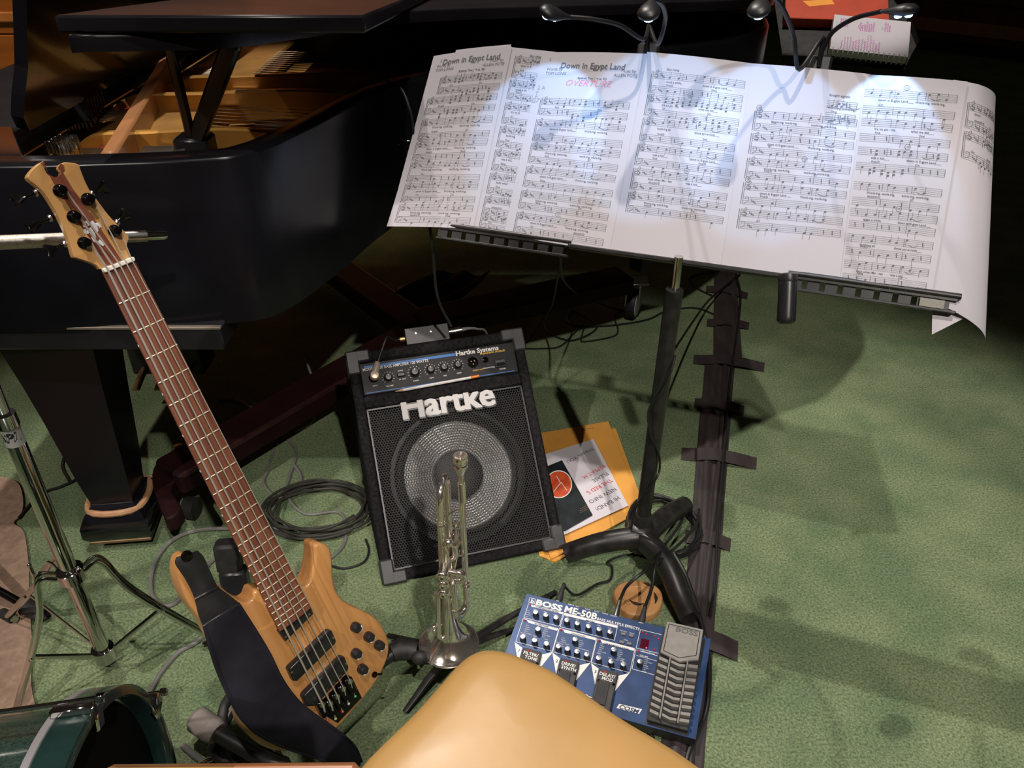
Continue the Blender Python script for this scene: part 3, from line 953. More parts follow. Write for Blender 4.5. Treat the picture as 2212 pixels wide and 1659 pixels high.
def d4(m, t, r, o):
    ptext(t, pg4, 'Straight eighths', .69, .125, .006, 'l', .01, .2)
    system(m, t, pg4, .145, .205, .68, .93, None, r, clefs=False)
    ptext(t, pg4, 'Work-ing, work-ing,', .69, .185, .006, 'l', .012)
    for k, (a, b) in enumerate(((.225, .285), (.335, .40), (.455, .52), (.575, .645), (.705, .765))):
        system(m, t, pg4, a, b, .10, .95, LY[(k) % 2] if k < 4 else None, r, num='128' if k in (0, 2, 3) else None)
make_page('music page whose top staff is short and headed Straight eighths', pg4, d4, 15)
pg5 = Page((1868, 161), (2090, 176), (2014, 626), (1815, 602), .0052, .004)
def d5(m, t, r, o):
    for k, (a, b) in enumerate(((.07, .15), (.21, .285), (.35, .425), (.52, .595), (.65, .71), (.775, .84), (.905, .97))):
        system(m, t, pg5, a, b, .02, .93, LY[(k * 2 + 1) % 7], r, clefs=False, num='125' if k in (0, 2, 4) else None, dense=k == 2)
make_page('narrow music page at the right end of the flat row', pg5, d5, 16)
# curling last sheet: the free right side rolls back and its bottom corner droops
def curl(q, u, v, e):
    k = max(0.0, u - .25)
    r = .075
    th = min(1.62, k * pg6.w / r * (1.0 + .1 * v))
    x0 = q.x - k * pg6.w
    x = x0 + math.sin(th) * (r + e)
    z = q.z - r * (1 - math.cos(th))
    return V((x, q.y - .012 * max(0, k) * 0 - .035 * k * v, z))
pg6 = Page((2060, 172), (2215, 200), (2205, 712), (1985, 645), .0028, 0, None)
pg6.fn = lambda q, u, v, e: curl(q, u, v, e)
def d6(m, t, r, o):
    for k, (a, b) in enumerate(((.085, .165), (.215, .30))):
        system(m, t, pg6, a, b, .26, .78, ['down', ''] if k == 0 else None, r)
make_page('last music page curling back over the right end of the desk', pg6, d6, 17, 20, 30)
pg7 = Page((2020, 560), (2080, 575), (2104, 676), (2008, 724), -.022, 0, None)
pg7.fn = lambda q, u, v, e: V((q.x, q.y, q.z - .02 * u * u + .02 * v * v))
make_page('bluish under-sheet showing below the right end of the slotted ledge', pg7, lambda m, t, r, o: None, 18)

# ------------------------------------------------------------------ clip-on reading lamps
K['lamp_black'] = mat('lamp_black', (.014, .014, .016), .42, var=.2)
K['led'] = mat('blue_white_led', (.6, .75, 1), .4, emit=(.30, .55, 1.0), estr=9)
def lamp(label, clip_px, heads, tgts):
    cx_, cy_ = desk_xy(*clip_px)
    base = DM @ V((cx_, max(cy_, .30), -.012))
    L_ = thing('clip_lamp', label, 'lamp', base, 'clip-on reading lamps')
    MB().box((-.022, -.035, -.012), (.022, .025, .0), frame(base, A_, U_), .005).box((-.018, -.03, .012), (.018, .02, .024), frame(base - N_ * .036, A_, U_), .004).build('clip', K['lamp_black'], L_)
    for (hx, hy, d, tail), tg in zip(heads, tgts):
        h = at_d(hx, hy, d)
        t = DM @ V((*desk_xy(*tg), .004))
        tp = at_d(tail[0], tail[1], d + .02)
        ax = (h - tp).normalized()
        c1 = base + V((0, .01, .05))
        MB().tube([base, c1, *[at_d(a, b, d_) for a, b, d_ in tail[2]], tp], .0042, 8, 6).build('gooseneck', K['lamp_black'], L_)
        z = (t - h).normalized()
        z = (z - ax * z.dot(ax)).normalized()
        hm = frame(tp, ax, z.cross(ax))           # x outwards along the head, z towards the page
        hd = MB()
        prof_ = [(0.0, .005), (.012, .008), (.028, .016), (.042, .019), (.052, .017), (.060, .009), (.062, .002)]
        nn = 12
        vs, fs = [], []
        for x, r in prof_:
            for k in range(nn):
                a = 2 * math.pi * k / nn
                vs.append((x, r * math.cos(a), .55 * r * math.sin(a)))
        for i in range(len(prof_) - 1):
            for k in range(nn):
                fs.append((i * nn + k, i * nn + (k + 1) % nn, (i + 1) * nn + (k + 1) % nn, (i + 1) * nn + k))
        fs += [tuple(range(nn))[::-1], tuple((len(prof_) - 1) * nn + k for k in range(nn))]
        head = hd.add(vs, fs, hm).build('lamp_head', K['lamp_black'], L_)
        for x in (.030, .047):
            MB().sphere((x, 0, .009), (.0065, .008, .004), hm, 10, 6).build('led', K['led'], head)
        ld = bpy.data.lights.new('lamp_light', 'SPOT')
        ld.energy = 2.3
        ld.color = (.32, .58, 1.0)
        ld.spot_size = math.radians(62)
        ld.spot_blend = .2
        ld.shadow_soft_size = .006
        lo = bpy.data.objects.new('lamp_light', ld)
        COL.objects.link(lo)
        lp_ = hm @ V((.04, 0, .016))
        lo.rotation_euler = (t - lp_).to_track_quat('-Z', 'Y').to_euler()
        lo.location = lp_ - WM[L_.name].translation
        lo.parent = L_
lamp('twin clip lamp with long neck arching left over the pages', (1396, 112),
     [(1188, 27, 1.42, (1232, 37, [(1390, 85, 1.50), (1340, 55, 1.46), (1285, 42, 1.44)])), (1403, 22, 1.30, (1409, -2, [(1420, 95, 1.48), (1437, 45, 1.42), (1430, 10, 1.36)]))],
     [(1180, 265), (1420, 265)])
lamp('twin clip lamp whose neck arches right past the spiral notebook', (1770, 140),
     [(1640, 18, 1.28, (1648, -10, [(1727, 150, 1.45), (1715, 80, 1.42), (1692, 20, 1.36), (1668, -8, 1.32)])), (1942, 22, 1.36, (1902, 25, [(1775, 110, 1.50), (1798, 70, 1.48), (1845, 40, 1.44)]))],
     [(1650, 285), (1900, 300)])

# ================================================================== SECOND STAND WITH BINDER AND NOTEBOOK
q0 = at_d(1862, 118, 3.0)
a2 = V((.985, -.17, 0)).normalized()
u2 = V((.17, .985, 0)) * math.cos(math.radians(35)) + V((0, 0, math.sin(math.radians(35))))
M2 = frame(q0, a2, u2)
I2 = M2.inverted()
def s2(px, py, off=0):
    q = I2 @ on_plane(px, py, M2 @ V((0, 0, off)), M2.col[2].to_3d())
    return q
st2 = thing('music_stand', 'dark flat-topped stand holding the red binder and notebook', 'music stand', (q0.x, q0.y + .12, 0))
bp = [s2(*p, -.012) for p in [(1672, 0), (1690, 120), (1705, 132), (1952, 152), (1964, 128), (1982, 96), (1960, 40), (1930, 0)]]
MB().prism([(p.x, p.y) for p in bp], -.014, -.011, M2).build('desk_plate', K['black_metal'], st2, smooth=False)
rb = s2(1960, 40); rb2 = s2(1982, 96); rb3 = s2(1964, 128)
MB().add([M2 @ V((*p.xy, z)) for p in (rb, rb2, rb3) for z in (-.011, .02)], [(0, 2, 3, 1), (2, 4, 5, 3)]).build('side_flange', K['black_metal'], st2, smooth=False)
f0, f1 = s2(1690, 122), s2(1958, 154)
MB().box((f0.x, f0.y - .012, -.014), (f1.x, f0.y, .018), M2, .002).build('front_lip', K['black_metal'], st2, smooth=False)
pc = M2 @ V((0, .12, -.02))
MB().tube([(pc.x, pc.y, .05), (pc.x, pc.y, pc.z)], .012, 12).build('pole', K['black_metal'], st2)
for k in range(3):
    a = .6 + k * 2.094
    MB().tube([(pc.x, pc.y, .16), (pc.x + .12 * math.cos(a), pc.y + .12 * math.sin(a), .10), (pc.x + .26 * math.cos(a), pc.y + .26 * math.sin(a), .011)], .010, 8, 4).build('leg', K['black_metal'], st2)
# red binder
K['binder'] = mat('red_vinyl_binder', (.46, .055, .022), .42, var=.12, vscale=10, bump=.1, bscale=120)
t0, t1 = s2(1692, 52), s2(1915, 76)
bd = thing('ring_binder', 'red ring binder with an orange sticky note lying on dark stand', 'binder', M2 @ V((t0.x, t0.y, -.010)))
wB = t1.x - t0.x
by = t0.y
MB().box((t0.x, by, -.0105), (t0.x + wB, by + .40, -.007), M2, .001).box((t0.x, by, .029), (t0.x + wB, by + .40, .033), M2, .001).box((t0.x, by - .004, -.0105), (t0.x + wB, by, .033), M2, .001).build('cover', K['binder'], bd, smooth=False)
MB().box((t0.x + .004, by + .004, -.006), (t0.x + wB - .008, by + .385, .028), M2).build('paper_block', mat('cream_page_edges', (.62, .55, .42), .8, var=.15, vscale=8, aniso=(1, 1, 60)), bd, smooth=False)
n0 = s2(1736, 4, .0335); n1 = s2(1800, 6, .0335)
MB().prism([(p.x, p.y) for p in [s2(1733, 2, .0335), s2(1796, -2, .0335), s2(1803, 9, .0335), s2(1748, 14, .0335)]], .0332, .0337, M2).build('sticky_note', mat('orange_sticky_note', (.85, .33, .04), .7, var=.05), bd, smooth=False)
# spiral notebook
c = [s2(*p, .04) for p in [(1790, 117), (1958, 135), (1936, 62), (1770, 38)]]
ex = (c[1] - c[0]); ex = V((ex.x, ex.y, 0)).normalized(); ey = V((-ex.y, ex.x, 0))
Mn = M2 @ frame(V((c[0].x, c[0].y, 0)), ex, ey)
Wn, Hn = (c[1] - c[0]).length, (c[3] - c[0]).length
nb = thing('spiral_notebook', 'white spiral notebook with purple handwritten notes on dark stand', 'notebook', Mn)
# pages rest across the binder edge
MB().box((0, .011, .020), (Wn, Hn, .0535), None, .002).build('page_block', mat('notebook_pages', (.78, .76, .74), .8, var=.12, vscale=6, aniso=(1, 1, 90)), nb, smooth=False, local=True)
MB().box((0, .0115, .0537), (Wn, Hn, .0545)).build('top_page', K['paper'], nb, smooth=False, local=True)
ringm = MB().tube([V((0, .014 * math.cos(a) + .008, .039 + .022 * math.sin(a))) for a in [k * math.pi / 6 for k in range(12)]], .0018, 6, 0, True).mesh('wire_ring', mat('white_wire', (.7, .7, .72), .35, .3), True)
for k in range(15):
    inst('wire_ring', ringm, nb, Matrix.Translation((Wn * (k + .6) / 15.3, .004, 0)))
purp = mat('purple_ink', (.50, .13, .42), .8)
teal = mat('teal_highlighter', (.35, .62, .66), .8)
hm_, tm_ = MB(), MB()
rr = random.Random(4)
def scribble(m, x, y, ln, vert=True):
    p = [V((x + (rr.uniform(-.0015, .0015)), y + ln * k / 16, .0548)) for k in range(17)]
    p = [V((q.x + .0032 * math.sin(i * 2.3 + x * 900), q.y, q.z)) for i, q in enumerate(p)]
    for a, b in zip(p, p[1:]):
        d = (b - a).normalized(); nn = V((-d.y, d.x, 0)) * .0008
        m.add([a + nn, b + nn, b - nn, a - nn], [(3, 2, 1, 0)])
for k in range(14):
    scribble(hm_, Wn * (.14 + .037 * k), Hn * .10, Hn * rr.uniform(.2, .34) * (1.3 if k in (9, 10) else 1))
for x0, n_, y0 in ((.10, 4, .68), (.36, 7, .62), (.68, 3, .66)):
    for k in range(n_):
        scribble(hm_, Wn * (x0 + .028 * k), Hn * y0, Hn * rr.uniform(.15, .28))
for x0 in (.05, .34, .64):
    scribble(tm_, Wn * x0, Hn * .70, Hn * .10)
hm_.build('handwriting', purp, nb, smooth=False, local=True)['kind'] = 'stuff'
tm_.build('highlighting', teal, nb, smooth=False, local=True)['kind'] = 'stuff'
# ================================================================== BASS COMBO AMPLIFIER
aBL, aBR = at_z(830, 1262, .012), at_z(1220, 1180, .012)
ax_ = (aBR - aBL); WA = ax_.length; ax_.normalize()
aw = V((-ax_.y, ax_.x, 0))
up_ = (aw * .38 + V((0, 0, .40))).normalized()
HA = .556
AM = frame(aBL, ax_, up_)                    # x across, y up the face, z out of the face
AI = AM.inverted()
an = AM.col[2].to_3d()
def af(px, py, off=0.0):
    q = AI @ on_plane(px, py, AM @ V((0, 0, off)), an)
    return q.x, q.y
def afc(cx_, cy_, off=0.0):                  # coordinates taken in the enlarged view of the face
    return af(700 + cx_ / 2.765, 680 + cy_ / 2.765, off)
amp = thing('bass_amplifier', 'black carpet-covered bass combo amplifier leaning back, silver cone behind grille', 'amplifier', AM)
K['amp_carpet'] = mat('black_amp_carpet', (.014, .013, .014), .95, var=.5, vscale=120, bump=.6, bscale=400, spec=.15)
K['corner'] = mat('black_moulded_plastic', (.034, .034, .036), .45, var=.2, vscale=30)
FR = .024
# cabinet: wedge body with a recessed front
D_ = .24
ca = MB()
gb, gt = .045, HA - .155
ca.box((0, 0, -D_), (WA, HA, -.035), None, .012)
ca.box((0, 0, -.036), (FR, HA, 0), None, .006).box((WA - FR, 0, -.036), (WA, HA, 0), None, .006)
ca.box((FR, 0, -.036), (WA - FR, .024, 0), None, .006).box((FR, HA - .028, -.036), (WA - FR, HA, 0), None, .006)
ca.box((FR, .414, -.036), (WA - FR, .446, -.002), None, .004)
ca.box((FR, .446, -.036), (FR, .53, -.002), None, .004) if 0 else None
ca.build('cabinet', K['amp_carpet'], amp, local=True)
# the rear wedge that carries the leaning cabinet stands on the floor
zz = AM.col[2].to_3d()
foot = [AM @ V((x, y, -D_ + .0)) for x in (.03, WA - .03) for y in (.30, .36)]
m = MB()
for x in (.04, WA - .09):
    a = AM @ V((x, .34, -D_)); b = AM @ V((x + .05, .34, -D_))
    m.add([a, b, V((b.x, b.y, 0)), V((a.x, a.y, 0)), a + aw * .04, b + aw * .04, V((b.x, b.y, 0)) + aw * .04, V((a.x, a.y, 0)) + aw * .04], [(0, 1, 2, 3), (7, 6, 5, 4), (0, 4, 5, 1), (1, 5, 6, 2), (2, 6, 7, 3), (3, 7, 4, 0)])
m.build('rear_strut', K['amp_carpet'], amp, smooth=False)
for cxx, sx in ((0, 1), (WA, -1)):
    for cyy, sy in ((0, 1), (HA, -1)):
        w_ = .055
        c_ = MB()
        c_.box((cxx - sx * .004, cyy - sy * .004, -.06), (cxx + sx * w_, cyy + sy * .026, .005), None, .004)
        c_.box((cxx - sx * .004, cyy - sy * .004, -.06), (cxx + sx * .028, cyy + sy * w_, .0055), None, .004)
        c_.build('corner_protector', K['corner'], amp, local=True)
# control panel
x0p, x1p, y0p, y1p = FR + .001, WA - FR - .001, .446, .528
K['panel'] = mat('charcoal_panel', (.010, .010, .012), .5, spec=.25, var=.2, vscale=60)
pan = MB().box((x0p, y0p, -.03), (x1p, y1p, -.004), None, .003).build('control_panel', K['panel'], amp, local=True, smooth=False)
PZ = -.0038
blue = mat('blue_stripe_print', (.015, .13, .42), .5)
yel = mat('yellow_print', (.75, .42, .02), .5)
def pstrip(a, b, h, mt, nm):
    MB().box((a[0], a[1] - h / 2, PZ), (b[0], a[1] + h / 2, PZ + .0004)).build(nm, mt, pan, local=True, smooth=False)
yb = y0p + .006
pstrip((x0p + .008, yb), (x1p - .012, yb), .002, blue, 'blue_line')
yt = y1p - .012
xm = x0p + (x1p - x0p) * .62
pstrip((x0p + .012, yt - .0), (xm, yt), .0065, blue, 'blue_band')
def ptxt(s, x, y, size, mt, align='l', bold=0., shear=0., sx=1., nm='lettering', ext=.0):
    MB().text(s, Matrix.Translation((x, y, PZ + .0008)), size, align, bold, shear, sx, ext=ext).build(nm, mt, pan, local=True, smooth=False)
def pfit(st, c0, c1, size, mt, bold=0., shear=0.):
    (xa_, ya_), (xb__, _) = afc(*c0, PZ), afc(*c1, PZ)
    w_ = text_geo(st, bold, shear)[2]
    ptxt(st, xa_, ya_, size, mt, 'l', bold, shear, (xb__ - xa_) / (w_ * size))
pfit('MODEL 1200 BASS AMPLIFIER 120 WATTS', (233, 338), (622, 276), .0098, K['white_print'], .012)
pfit('Hartke Systems', (790, 246), (1043, 204), .0165, K['white_print'], .03)
pfit('Transient Attack', (930, 240), (1082, 216), .0088, yel, .015, .25)
knob = MB().lathe([(.0108, 0), (.0108, .003), (.0092, .004), (.0080, .013), (.0070, .0145), (.001, .0148)], None, 18).mesh('knob', K['black_plastic'], True)
dot = MB().box((-.0005, -.0014, 0), (.0005, .0014, .0003)).mesh('tick', K['white_print'], False)
ky = {}
def akn(cx_, cy_, lab, sc=1.0, ticks=True):
    x, y = afc(cx_, cy_, PZ)
    k = inst('knob', knob, pan, Matrix.Translation((x, y, PZ)) @ Matrix.Scale(sc, 4))
    MB().box((x - .0006, y + .002 * sc, PZ + .0148 * sc), (x + .0006, y + .0068 * sc, PZ + .0152 * sc)).build('pointer', K['white_print'], pan, local=True, smooth=False)
    if ticks:
        for i in range(11):
            a = math.radians(-225 + 27 * i) * -1
            a = math.radians(225 - 27 * i)
            inst('tick', dot, pan, Matrix.Translation((x + .0140 * sc * math.cos(a), y + .0140 * sc * math.sin(a), PZ)) @ Matrix.Rotation(a - math.pi / 2, 4, 'Z'))
    if lab:
        ptxt(lab, x, y - .0225, .0048, K['white_print'], 'c', .01)
for c in ((383, 375, 'VOLUME'), (540, 345, 'SHAPE', 1.12), (635, 328, 'LOW'), (715, 315, 'MID'), (797, 300, 'HIGH')):
    akn(c[0], c[1], c[2], *(c[3:] or (1.0,)))
x, y = afc(460, 358, PZ)
MB().box((x - .010, y - .005, PZ), (x + .010, y + .005, PZ + .005), None, .002).build('shape_button', K['black_plastic'], pan, local=True)
ptxt('SHAPE', x, y + .0085, .0046, K['white_print'], 'c', .01); ptxt('IN  OUT', x + .002, y - .013, .0046, K['white_print'], 'c', .01)
x, y = afc(888, 285, PZ)
MB().lathe([(.0135, 0), (.0135, .004), (.0115, .005), (.0105, .001), (.0, .001)], Matrix.Translation((x, y, PZ)), 20).build('output_socket', K['black_chrome'], pan, local=True)
for k in range(3):
    a = k * 2.094 + .5
    MB().lathe([(.0011, 0), (.0011, .004)], Matrix.Translation((x + .005 * math.cos(a), y + .005 * math.sin(a), PZ + .001)), 8).build('socket_pin', K['brass'], pan, local=True)
ptxt('DIRECT OUT', x + .01, y - .0225, .0048, yel, 'c', .01)
x, y = afc(963, 270, PZ)
MB().lathe([(.0075, 0), (.0075, .003), (.005, .004), (.0035, .001), (0, .001)], Matrix.Translation((x, y, PZ)), 16).build('headphone_socket', K['black_chrome'], pan, local=True)
ptxt('HEADPHONES', x + .006, y - .0225, .0048, K['white_print'], 'c', .01)
x, y = afc(1052, 290, PZ)
MB().box((x - .014, y - .010, PZ), (x + .014, y + .010, PZ + .004), None, .0015).build('switch_bezel', K['black_plastic'], pan, local=True)
MB().box((x - .011, y - .007, PZ + .003), (x + .011, y + .001, PZ + .007), None, .0015).build('power_switch', K['black_gloss'], pan, local=True)
ptxt('POWER', x + .004, y - .0165, .0048, K['white_print'], 'c', .01)
x, y = afc(300, 385, PZ)
ptxt('INPUT', x, y - .018, .0048, K['white_print'], 'c', .01)
# speaker, cone and honeycomb grille
gx0, gx1, gy0, gy1 = FR + .002, WA - FR - .002, .026, .413
MB().box((gx0, gy0, -.0345), (gx1, gy1, -.034)).build('baffle', K['amp_carpet'], amp, local=True, smooth=False)
sxc, syc = afc(808, 955, -.02)
Ms = Matrix.Translation((sxc, syc, -.034))
K['surround'] = mat('black_speaker_surround', (.015, .015, .016), .5, var=.3, vscale=60)
MB().lathe([(.172, .002), (.168, .010), (.158, .012), (.150, .006), (.142, .012), (.133, .006)], Ms, 48, False, False).build('speaker_surround', K['surround'], amp, local=True)
pr = []
for k in range(23):
    r = .134 - k * .0033
    pr.append((r, .0062 + .0022 * (k % 2) - (.134 - r) * .05))
MB().lathe(pr, Ms, 64, False, False).build('speaker_cone', mat('ridged_aluminium', (.92, .91, .92), .30, .9, var=.06, vscale=40), amp, local=True)
MB().lathe([(.062, .003), (.060, .008), (.05, .011), (.03, .013), (.0005, .014)], Ms, 32, False, True).build('dust_cap', K['surround'], amp, local=True)
m = MB()
pit = .0066
R0, R1 = pit / math.sqrt(3) * 1.0, pit / math.sqrt(3) * .80
gz = -.010
j = 0
y = gy0 + .004
while y < gy1 - .002:
    x = gx0 + (pit / 2 if j % 2 else 0) + .003
    while x < gx1 - .002:
        vs = []
        for R in (R0, R1):
            for k in range(6):
                a = math.pi / 6 + k * math.pi / 3
                vs.append((x + R * math.cos(a), y + R * math.sin(a), gz))
        m.add(vs, [(k, (k + 1) % 6, 6 + (k + 1) % 6, 6 + k) for k in range(6)])
        x += pit
    y += pit * math.sqrt(3) / 2
    j += 1
g = m.build('grille', mat('black_steel_mesh', (.013, .0125, .012), .5, 0, spec=.25, var=.2), amp, local=True, smooth=False)
g['kind'] = 'stuff'
MB().box((gx0, gy0, -.012), (gx0 + .004, gy1, -.007)).box((gx1 - .004, gy0, -.012), (gx1, gy1, -.007)).box((gx0, gy0, -.012), (gx1, gy0 + .004, -.007)).box((gx0, gy1 - .004, -.012), (gx1, gy1, -.007)).build('grille_frame', K['black_metal'], amp, local=True, smooth=False)
lx0, ly0 = afc(472, 632, -.006); lx1, ly1 = afc(1030, 552, -.006)
wd = text_geo('Hartke', .055, 0)[2]
sz = (lx1 - lx0) / wd
def heavy(string, x, y, z, size, fat, ext):
    """lettering thickened by overlapping copies"""
    m = MB()
    for i, (dx, dy) in enumerate(((0, 0), (-1, -.5), (1, -.5), (-1, .5), (1, .5), (-1, 0), (1, 0), (0, .6), (0, -.6))):
        m.text(string, Matrix.Translation((x + dx * fat * size, y + dy * fat * size, z + i * .00002)), size, 'l', 0, 0, 1.0, ext=ext)
    return m
wd = text_geo('Hartke', 0, 0)[2]
sz = (lx1 - lx0) / (wd + .07)
hx, hy = lx0 + .04 * sz, ly0 + .003
heavy('Hartke', hx + .0015, hy - .003, -.0085, sz, .05, .002).build('logo_backing', K['black_plastic'], amp, local=True, smooth=False)
heavy('Hartke', hx, hy, -.008, sz, .035, .004).build('logo', mat('off_white_logo', (.62, .60, .60), .5), amp, local=True, smooth=False)

# ------------------------------------------------------------------ pencil resting across the amplifier
pa, pb_ = AM @ V((*afc(425, 458, .003), .0035)), AM @ V((*afc(925, 366, .003), .0035))
pen = thing('pencil', 'white wooden pencil with orange tip lying along the amplifier panel', 'pencil', pa)
dv = pb_ - pa
MB().tube([pa + dv * .09, pa + dv * .90], .0036, 6).build('barrel', mat('white_pencil_paint', (.72, .68, .66), .4, var=.1, vscale=120), pen, smooth=False)
MB().tube([pa, pa + dv * .09], [.0006, .0036], 6).build('sharpened_tip', mat('bare_pencil_wood', (.5, .33, .2), .6), pen)
MB().tube([pa + dv * .90, pb_], .0040, 10).build('ferrule', mat('orange_ferrule', (.75, .22, .04), .35, .3, var=.4, vscale=300), pen)

# ------------------------------------------------------------------ DI box on top of the amplifier and its leads
MT = AM @ Matrix.Translation((0, HA, 0))
e0, e1 = at_d(880, 742, 1.90), at_d(975, 722, 1.93)
b0 = AM @ V((.150, HA + .024, -.012))
dxyz = frame(b0, ax_, up_)
di = thing('di_box', 'small black metal DI box lying on top of the amplifier', 'DI box', dxyz)
MB().box((0, -.022, -.05), (.112, .022, .0), None, .002).build('case', K['black_metal'], di, local=True, smooth=False)
scr = MB().lathe([(.0028, 0), (.0028, .0008), (.001, .001)], None, 10).mesh('screw', K['steel'], True)
for x in (.028, .066):
    inst('screw', scr, di, Matrix.Translation((x, .006, .0)))
jx = MB().lathe([(.006, 0), (.006, .012), (.0045, .013)], zframe((0, .0, -.02), (-1, 0, 0)), 12).build('jack_socket', K['brass'], di, local=True)
xr_ = thing('xlr_cable', 'silver plug and dark lead pushed into the right end of the DI box', 'cable', dxyz @ V((.113, 0, -.02)))
m = MB(dxyz)
ws = lambda p: dxyz @ V(p)
MB().tube([ws((.1125, .002, -.02)), ws((.125, .002, -.02)), ws((.13, .002, -.02)), ws((.148, .003, -.02))], [.0085, .0085, .0095, .0090], 14).build('plug', K['steel'], xr_)
MB().tube([ws((.148, .003, -.02)), ws((.165, .004, -.02)), ws((.19, .002, -.03)), ws((.22, -.01, -.06)), ws((.25, -.10, -.20)), ws((.26, -.35, -.28))], [.006, .004, .0032, .0032, .0032, .0032], 10, 5).build('lead', K['grey_cable'], xr_)
# jack lead: beige right-angle plug in the input socket, lead to the DI box
ix, iy = afc(300, 372, 0)
jk = thing('jack_lead', 'beige right-angle jack plug in amplifier input with short dark lead', 'cable', AM @ V((ix, iy, 0)))
Mi = AM @ Matrix.Translation((ix, iy, PZ))
MB().lathe([(.008, 0), (.008, .014), (.012, .016), (.012, .030), (.009, .034), (.001, .035)], Mi, 16).build('plug', mat('beige_plug', (.50, .40, .31), .35, .3, var=.15), jk)
MB().tube([Mi @ V((0, .004, .024)), Mi @ V((.008, .02, .024)), Mi @ V((.012, .032, .024))], [.010, .009, .006], 12).build('plug_sleeve', mat('beige_sleeve', (.48, .39, .30), .4, .3), jk)
MB().tube([Mi @ V((.012, .030, .024)), Mi @ V((.028, .06, .030)), Mi @ V((.045, .088, .030)), AM @ V((.122, HA + .016, -.01)), ws((-.02, 0, -.02)), ws((-.004, 0, -.02))], .0034, 10, 6).build('lead', K['black_cable'], jk)
# ================================================================== FIVE-STRING BASS GUITAR
BP = V((-.56621563, 1.06706182, .9297085)); BW = V((.28600536, -.1675944, -.94345803)); BL_ = V((.67385612, .73517965, .07368051))
BM = frame(BP, BL_, -BW)                    # x to the treble side, y towards the headstock, z out of the face
BI = BM.inverted()
bn = BM.col[2].to_3d()
SCL = .864
def bf(px, py, off=0.0):
    return BI @ on_plane(px, py, BM @ V((0, 0, off)), bn)
def bc(cx_, cy_, off=0.0):                  # enlarged body view
    return bf(480 + cx_ / 3.26, 1150 + cy_ / 3.26, off)
def hc(cx_, cy_, off=0.0):                  # enlarged headstock view
    return bf(20 + cx_ / 5.721, 330 + cy_ / 5.721, off)
bass = thing('bass_guitar', 'natural wood five-string bass guitar leaning on a black stand', 'bass guitar', BM)
K['ash'] = wood('honey_ash', (.47, .215, .066), (.585, .295, .107), 1, 90, .28, .5, .045)
K['maple'] = wood('amber_maple', (.56, .30, .105), (.62, .35, .135), 1, 60, .3, .4, .08)
K['bubinga'] = wood('red_brown_stripe_wood', (.16, .045, .028), (.23, .075, .045), 1, 110, .35, .3, .04)
K['rosewood'] = wood('rosewood', (.10, .032, .02), (.24, .085, .045), 1, 150, .5, 0, .035)
TOPZ = -.016
body_px = [(240, 380), (215, 440), (195, 480), (130, 512), (60, 480), (-60, 440), (-140, 400)]
# outline on the body top, from the neck joint clockwise
o1 = [bc(*p, TOPZ) for p in [(592, 380), (625, 320), (645, 230), (655, 150), (655, 95), (700, 76), (755, 105), (778, 170), (782, 260), (795, 370), (830, 450), (900, 510), (1000, 555), (1090, 610), (1145, 690), (1178, 780), (1170, 880), (1120, 1000), (1040, 1120), (940, 1240), (830, 1365), (700, 1455), (560, 1520), (400, 1545), (270, 1500), (180, 1420), (140, 1320), (133, 1240)]]
o2 = [bf(*p, TOPZ) for p in [(505, 1480), (478, 1420), (440, 1350), (405, 1300), (388, 1250), (392, 1215), (412, 1203), (440, 1222), (480, 1270), (525, 1300)]] + [bc(*p, TOPZ) for p in [(200, 480), (218, 450), (240, 410), (330, 398), (450, 390), (550, 385)]]
bout = smooth_path([V((p.x, p.y, 0)) for p in o1 + o2], 4, True)
bpoly = [(p.x, p.y) for p in bout]
body = MB().prism(bpoly, TOPZ - .042, TOPZ, None, inset=.006).build('body', K['ash'], bass, local=True)
# neck, fretboard
def fx(k):
    return -SCL * (1 - 2 ** (-k / 12))
wn, w24 = .0445, .062
yend = bc(530, 610, 0).y
def hw(y):
    return (wn + (w24 - wn) * (-y) / (SCL * .75)) / 2
ysec = [0, -.1, -.2, -.3, -.4, -.5, -.6, yend]
vs, fs = [], []
FB = 0.0
for y in ysec:
    h = hw(y) + .0015
    vs += [(-h, y, -.007), (-h, y, -.0025), (-h * .5, y, -.0008), (0, y, 0), (h * .5, y, -.0008), (h, y, -.0025), (h, y, -.007)]
q = 7
for i in range(len(ysec) - 1):
    for k in range(q):
        fs.append((i * q + k, (i + 1) * q + k, (i + 1) * q + (k + 1) % q, i * q + (k + 1) % q))
fs += [tuple(range(q)), tuple((len(ysec) - 1) * q + k for k in range(q))[::-1]]
fb = MB().add(vs, fs).build('fretboard', K['rosewood'], bass, local=True, smooth=False)
vs, fs = [], []
ysn = [.01, -.05, -.2, -.4, -.52, -.60, -.66]
for i, y in enumerate(ysn):
    h = hw(y) + .0012
    t = .020 + .003 * i / 6
    for k in range(9):
        a = math.pi * k / 8
        vs.append((-h * math.cos(a), y, -.007 - t * math.sin(a)))
for i in range(len(ysn) - 1):
    for k in range(8):
        fs.append((i * 9 + k, i * 9 + k + 1, (i + 1) * 9 + k + 1, (i + 1) * 9 + k))
MB().add(vs, fs).build('neck', K['bubinga'], bass, local=True)
fret_m = MB().tube([(-.5, 0, 0), (-.2, 0, .0008), (0, 0, .0012), (.2, 0, .0008), (.5, 0, 0)], .0011, 6).mesh('fret', mat('fret_nickel', (.72, .66, .50), .38, .8), True)
for k in range(1, 25):
    y = fx(k)
    if y < yend:
        break
    inst('fret', fret_m, fb, Matrix.Translation((0, y, -.0014)) @ Matrix.Diagonal((2 * hw(y) + .002, 1, 1, 1)))
sd = MB().lathe([(.0022, 0), (.0022, .0004), (0, .0004)], zframe((0, 0, 0), (-1, 0, 0)), 10).mesh('side_dot', K['white_print'], False)
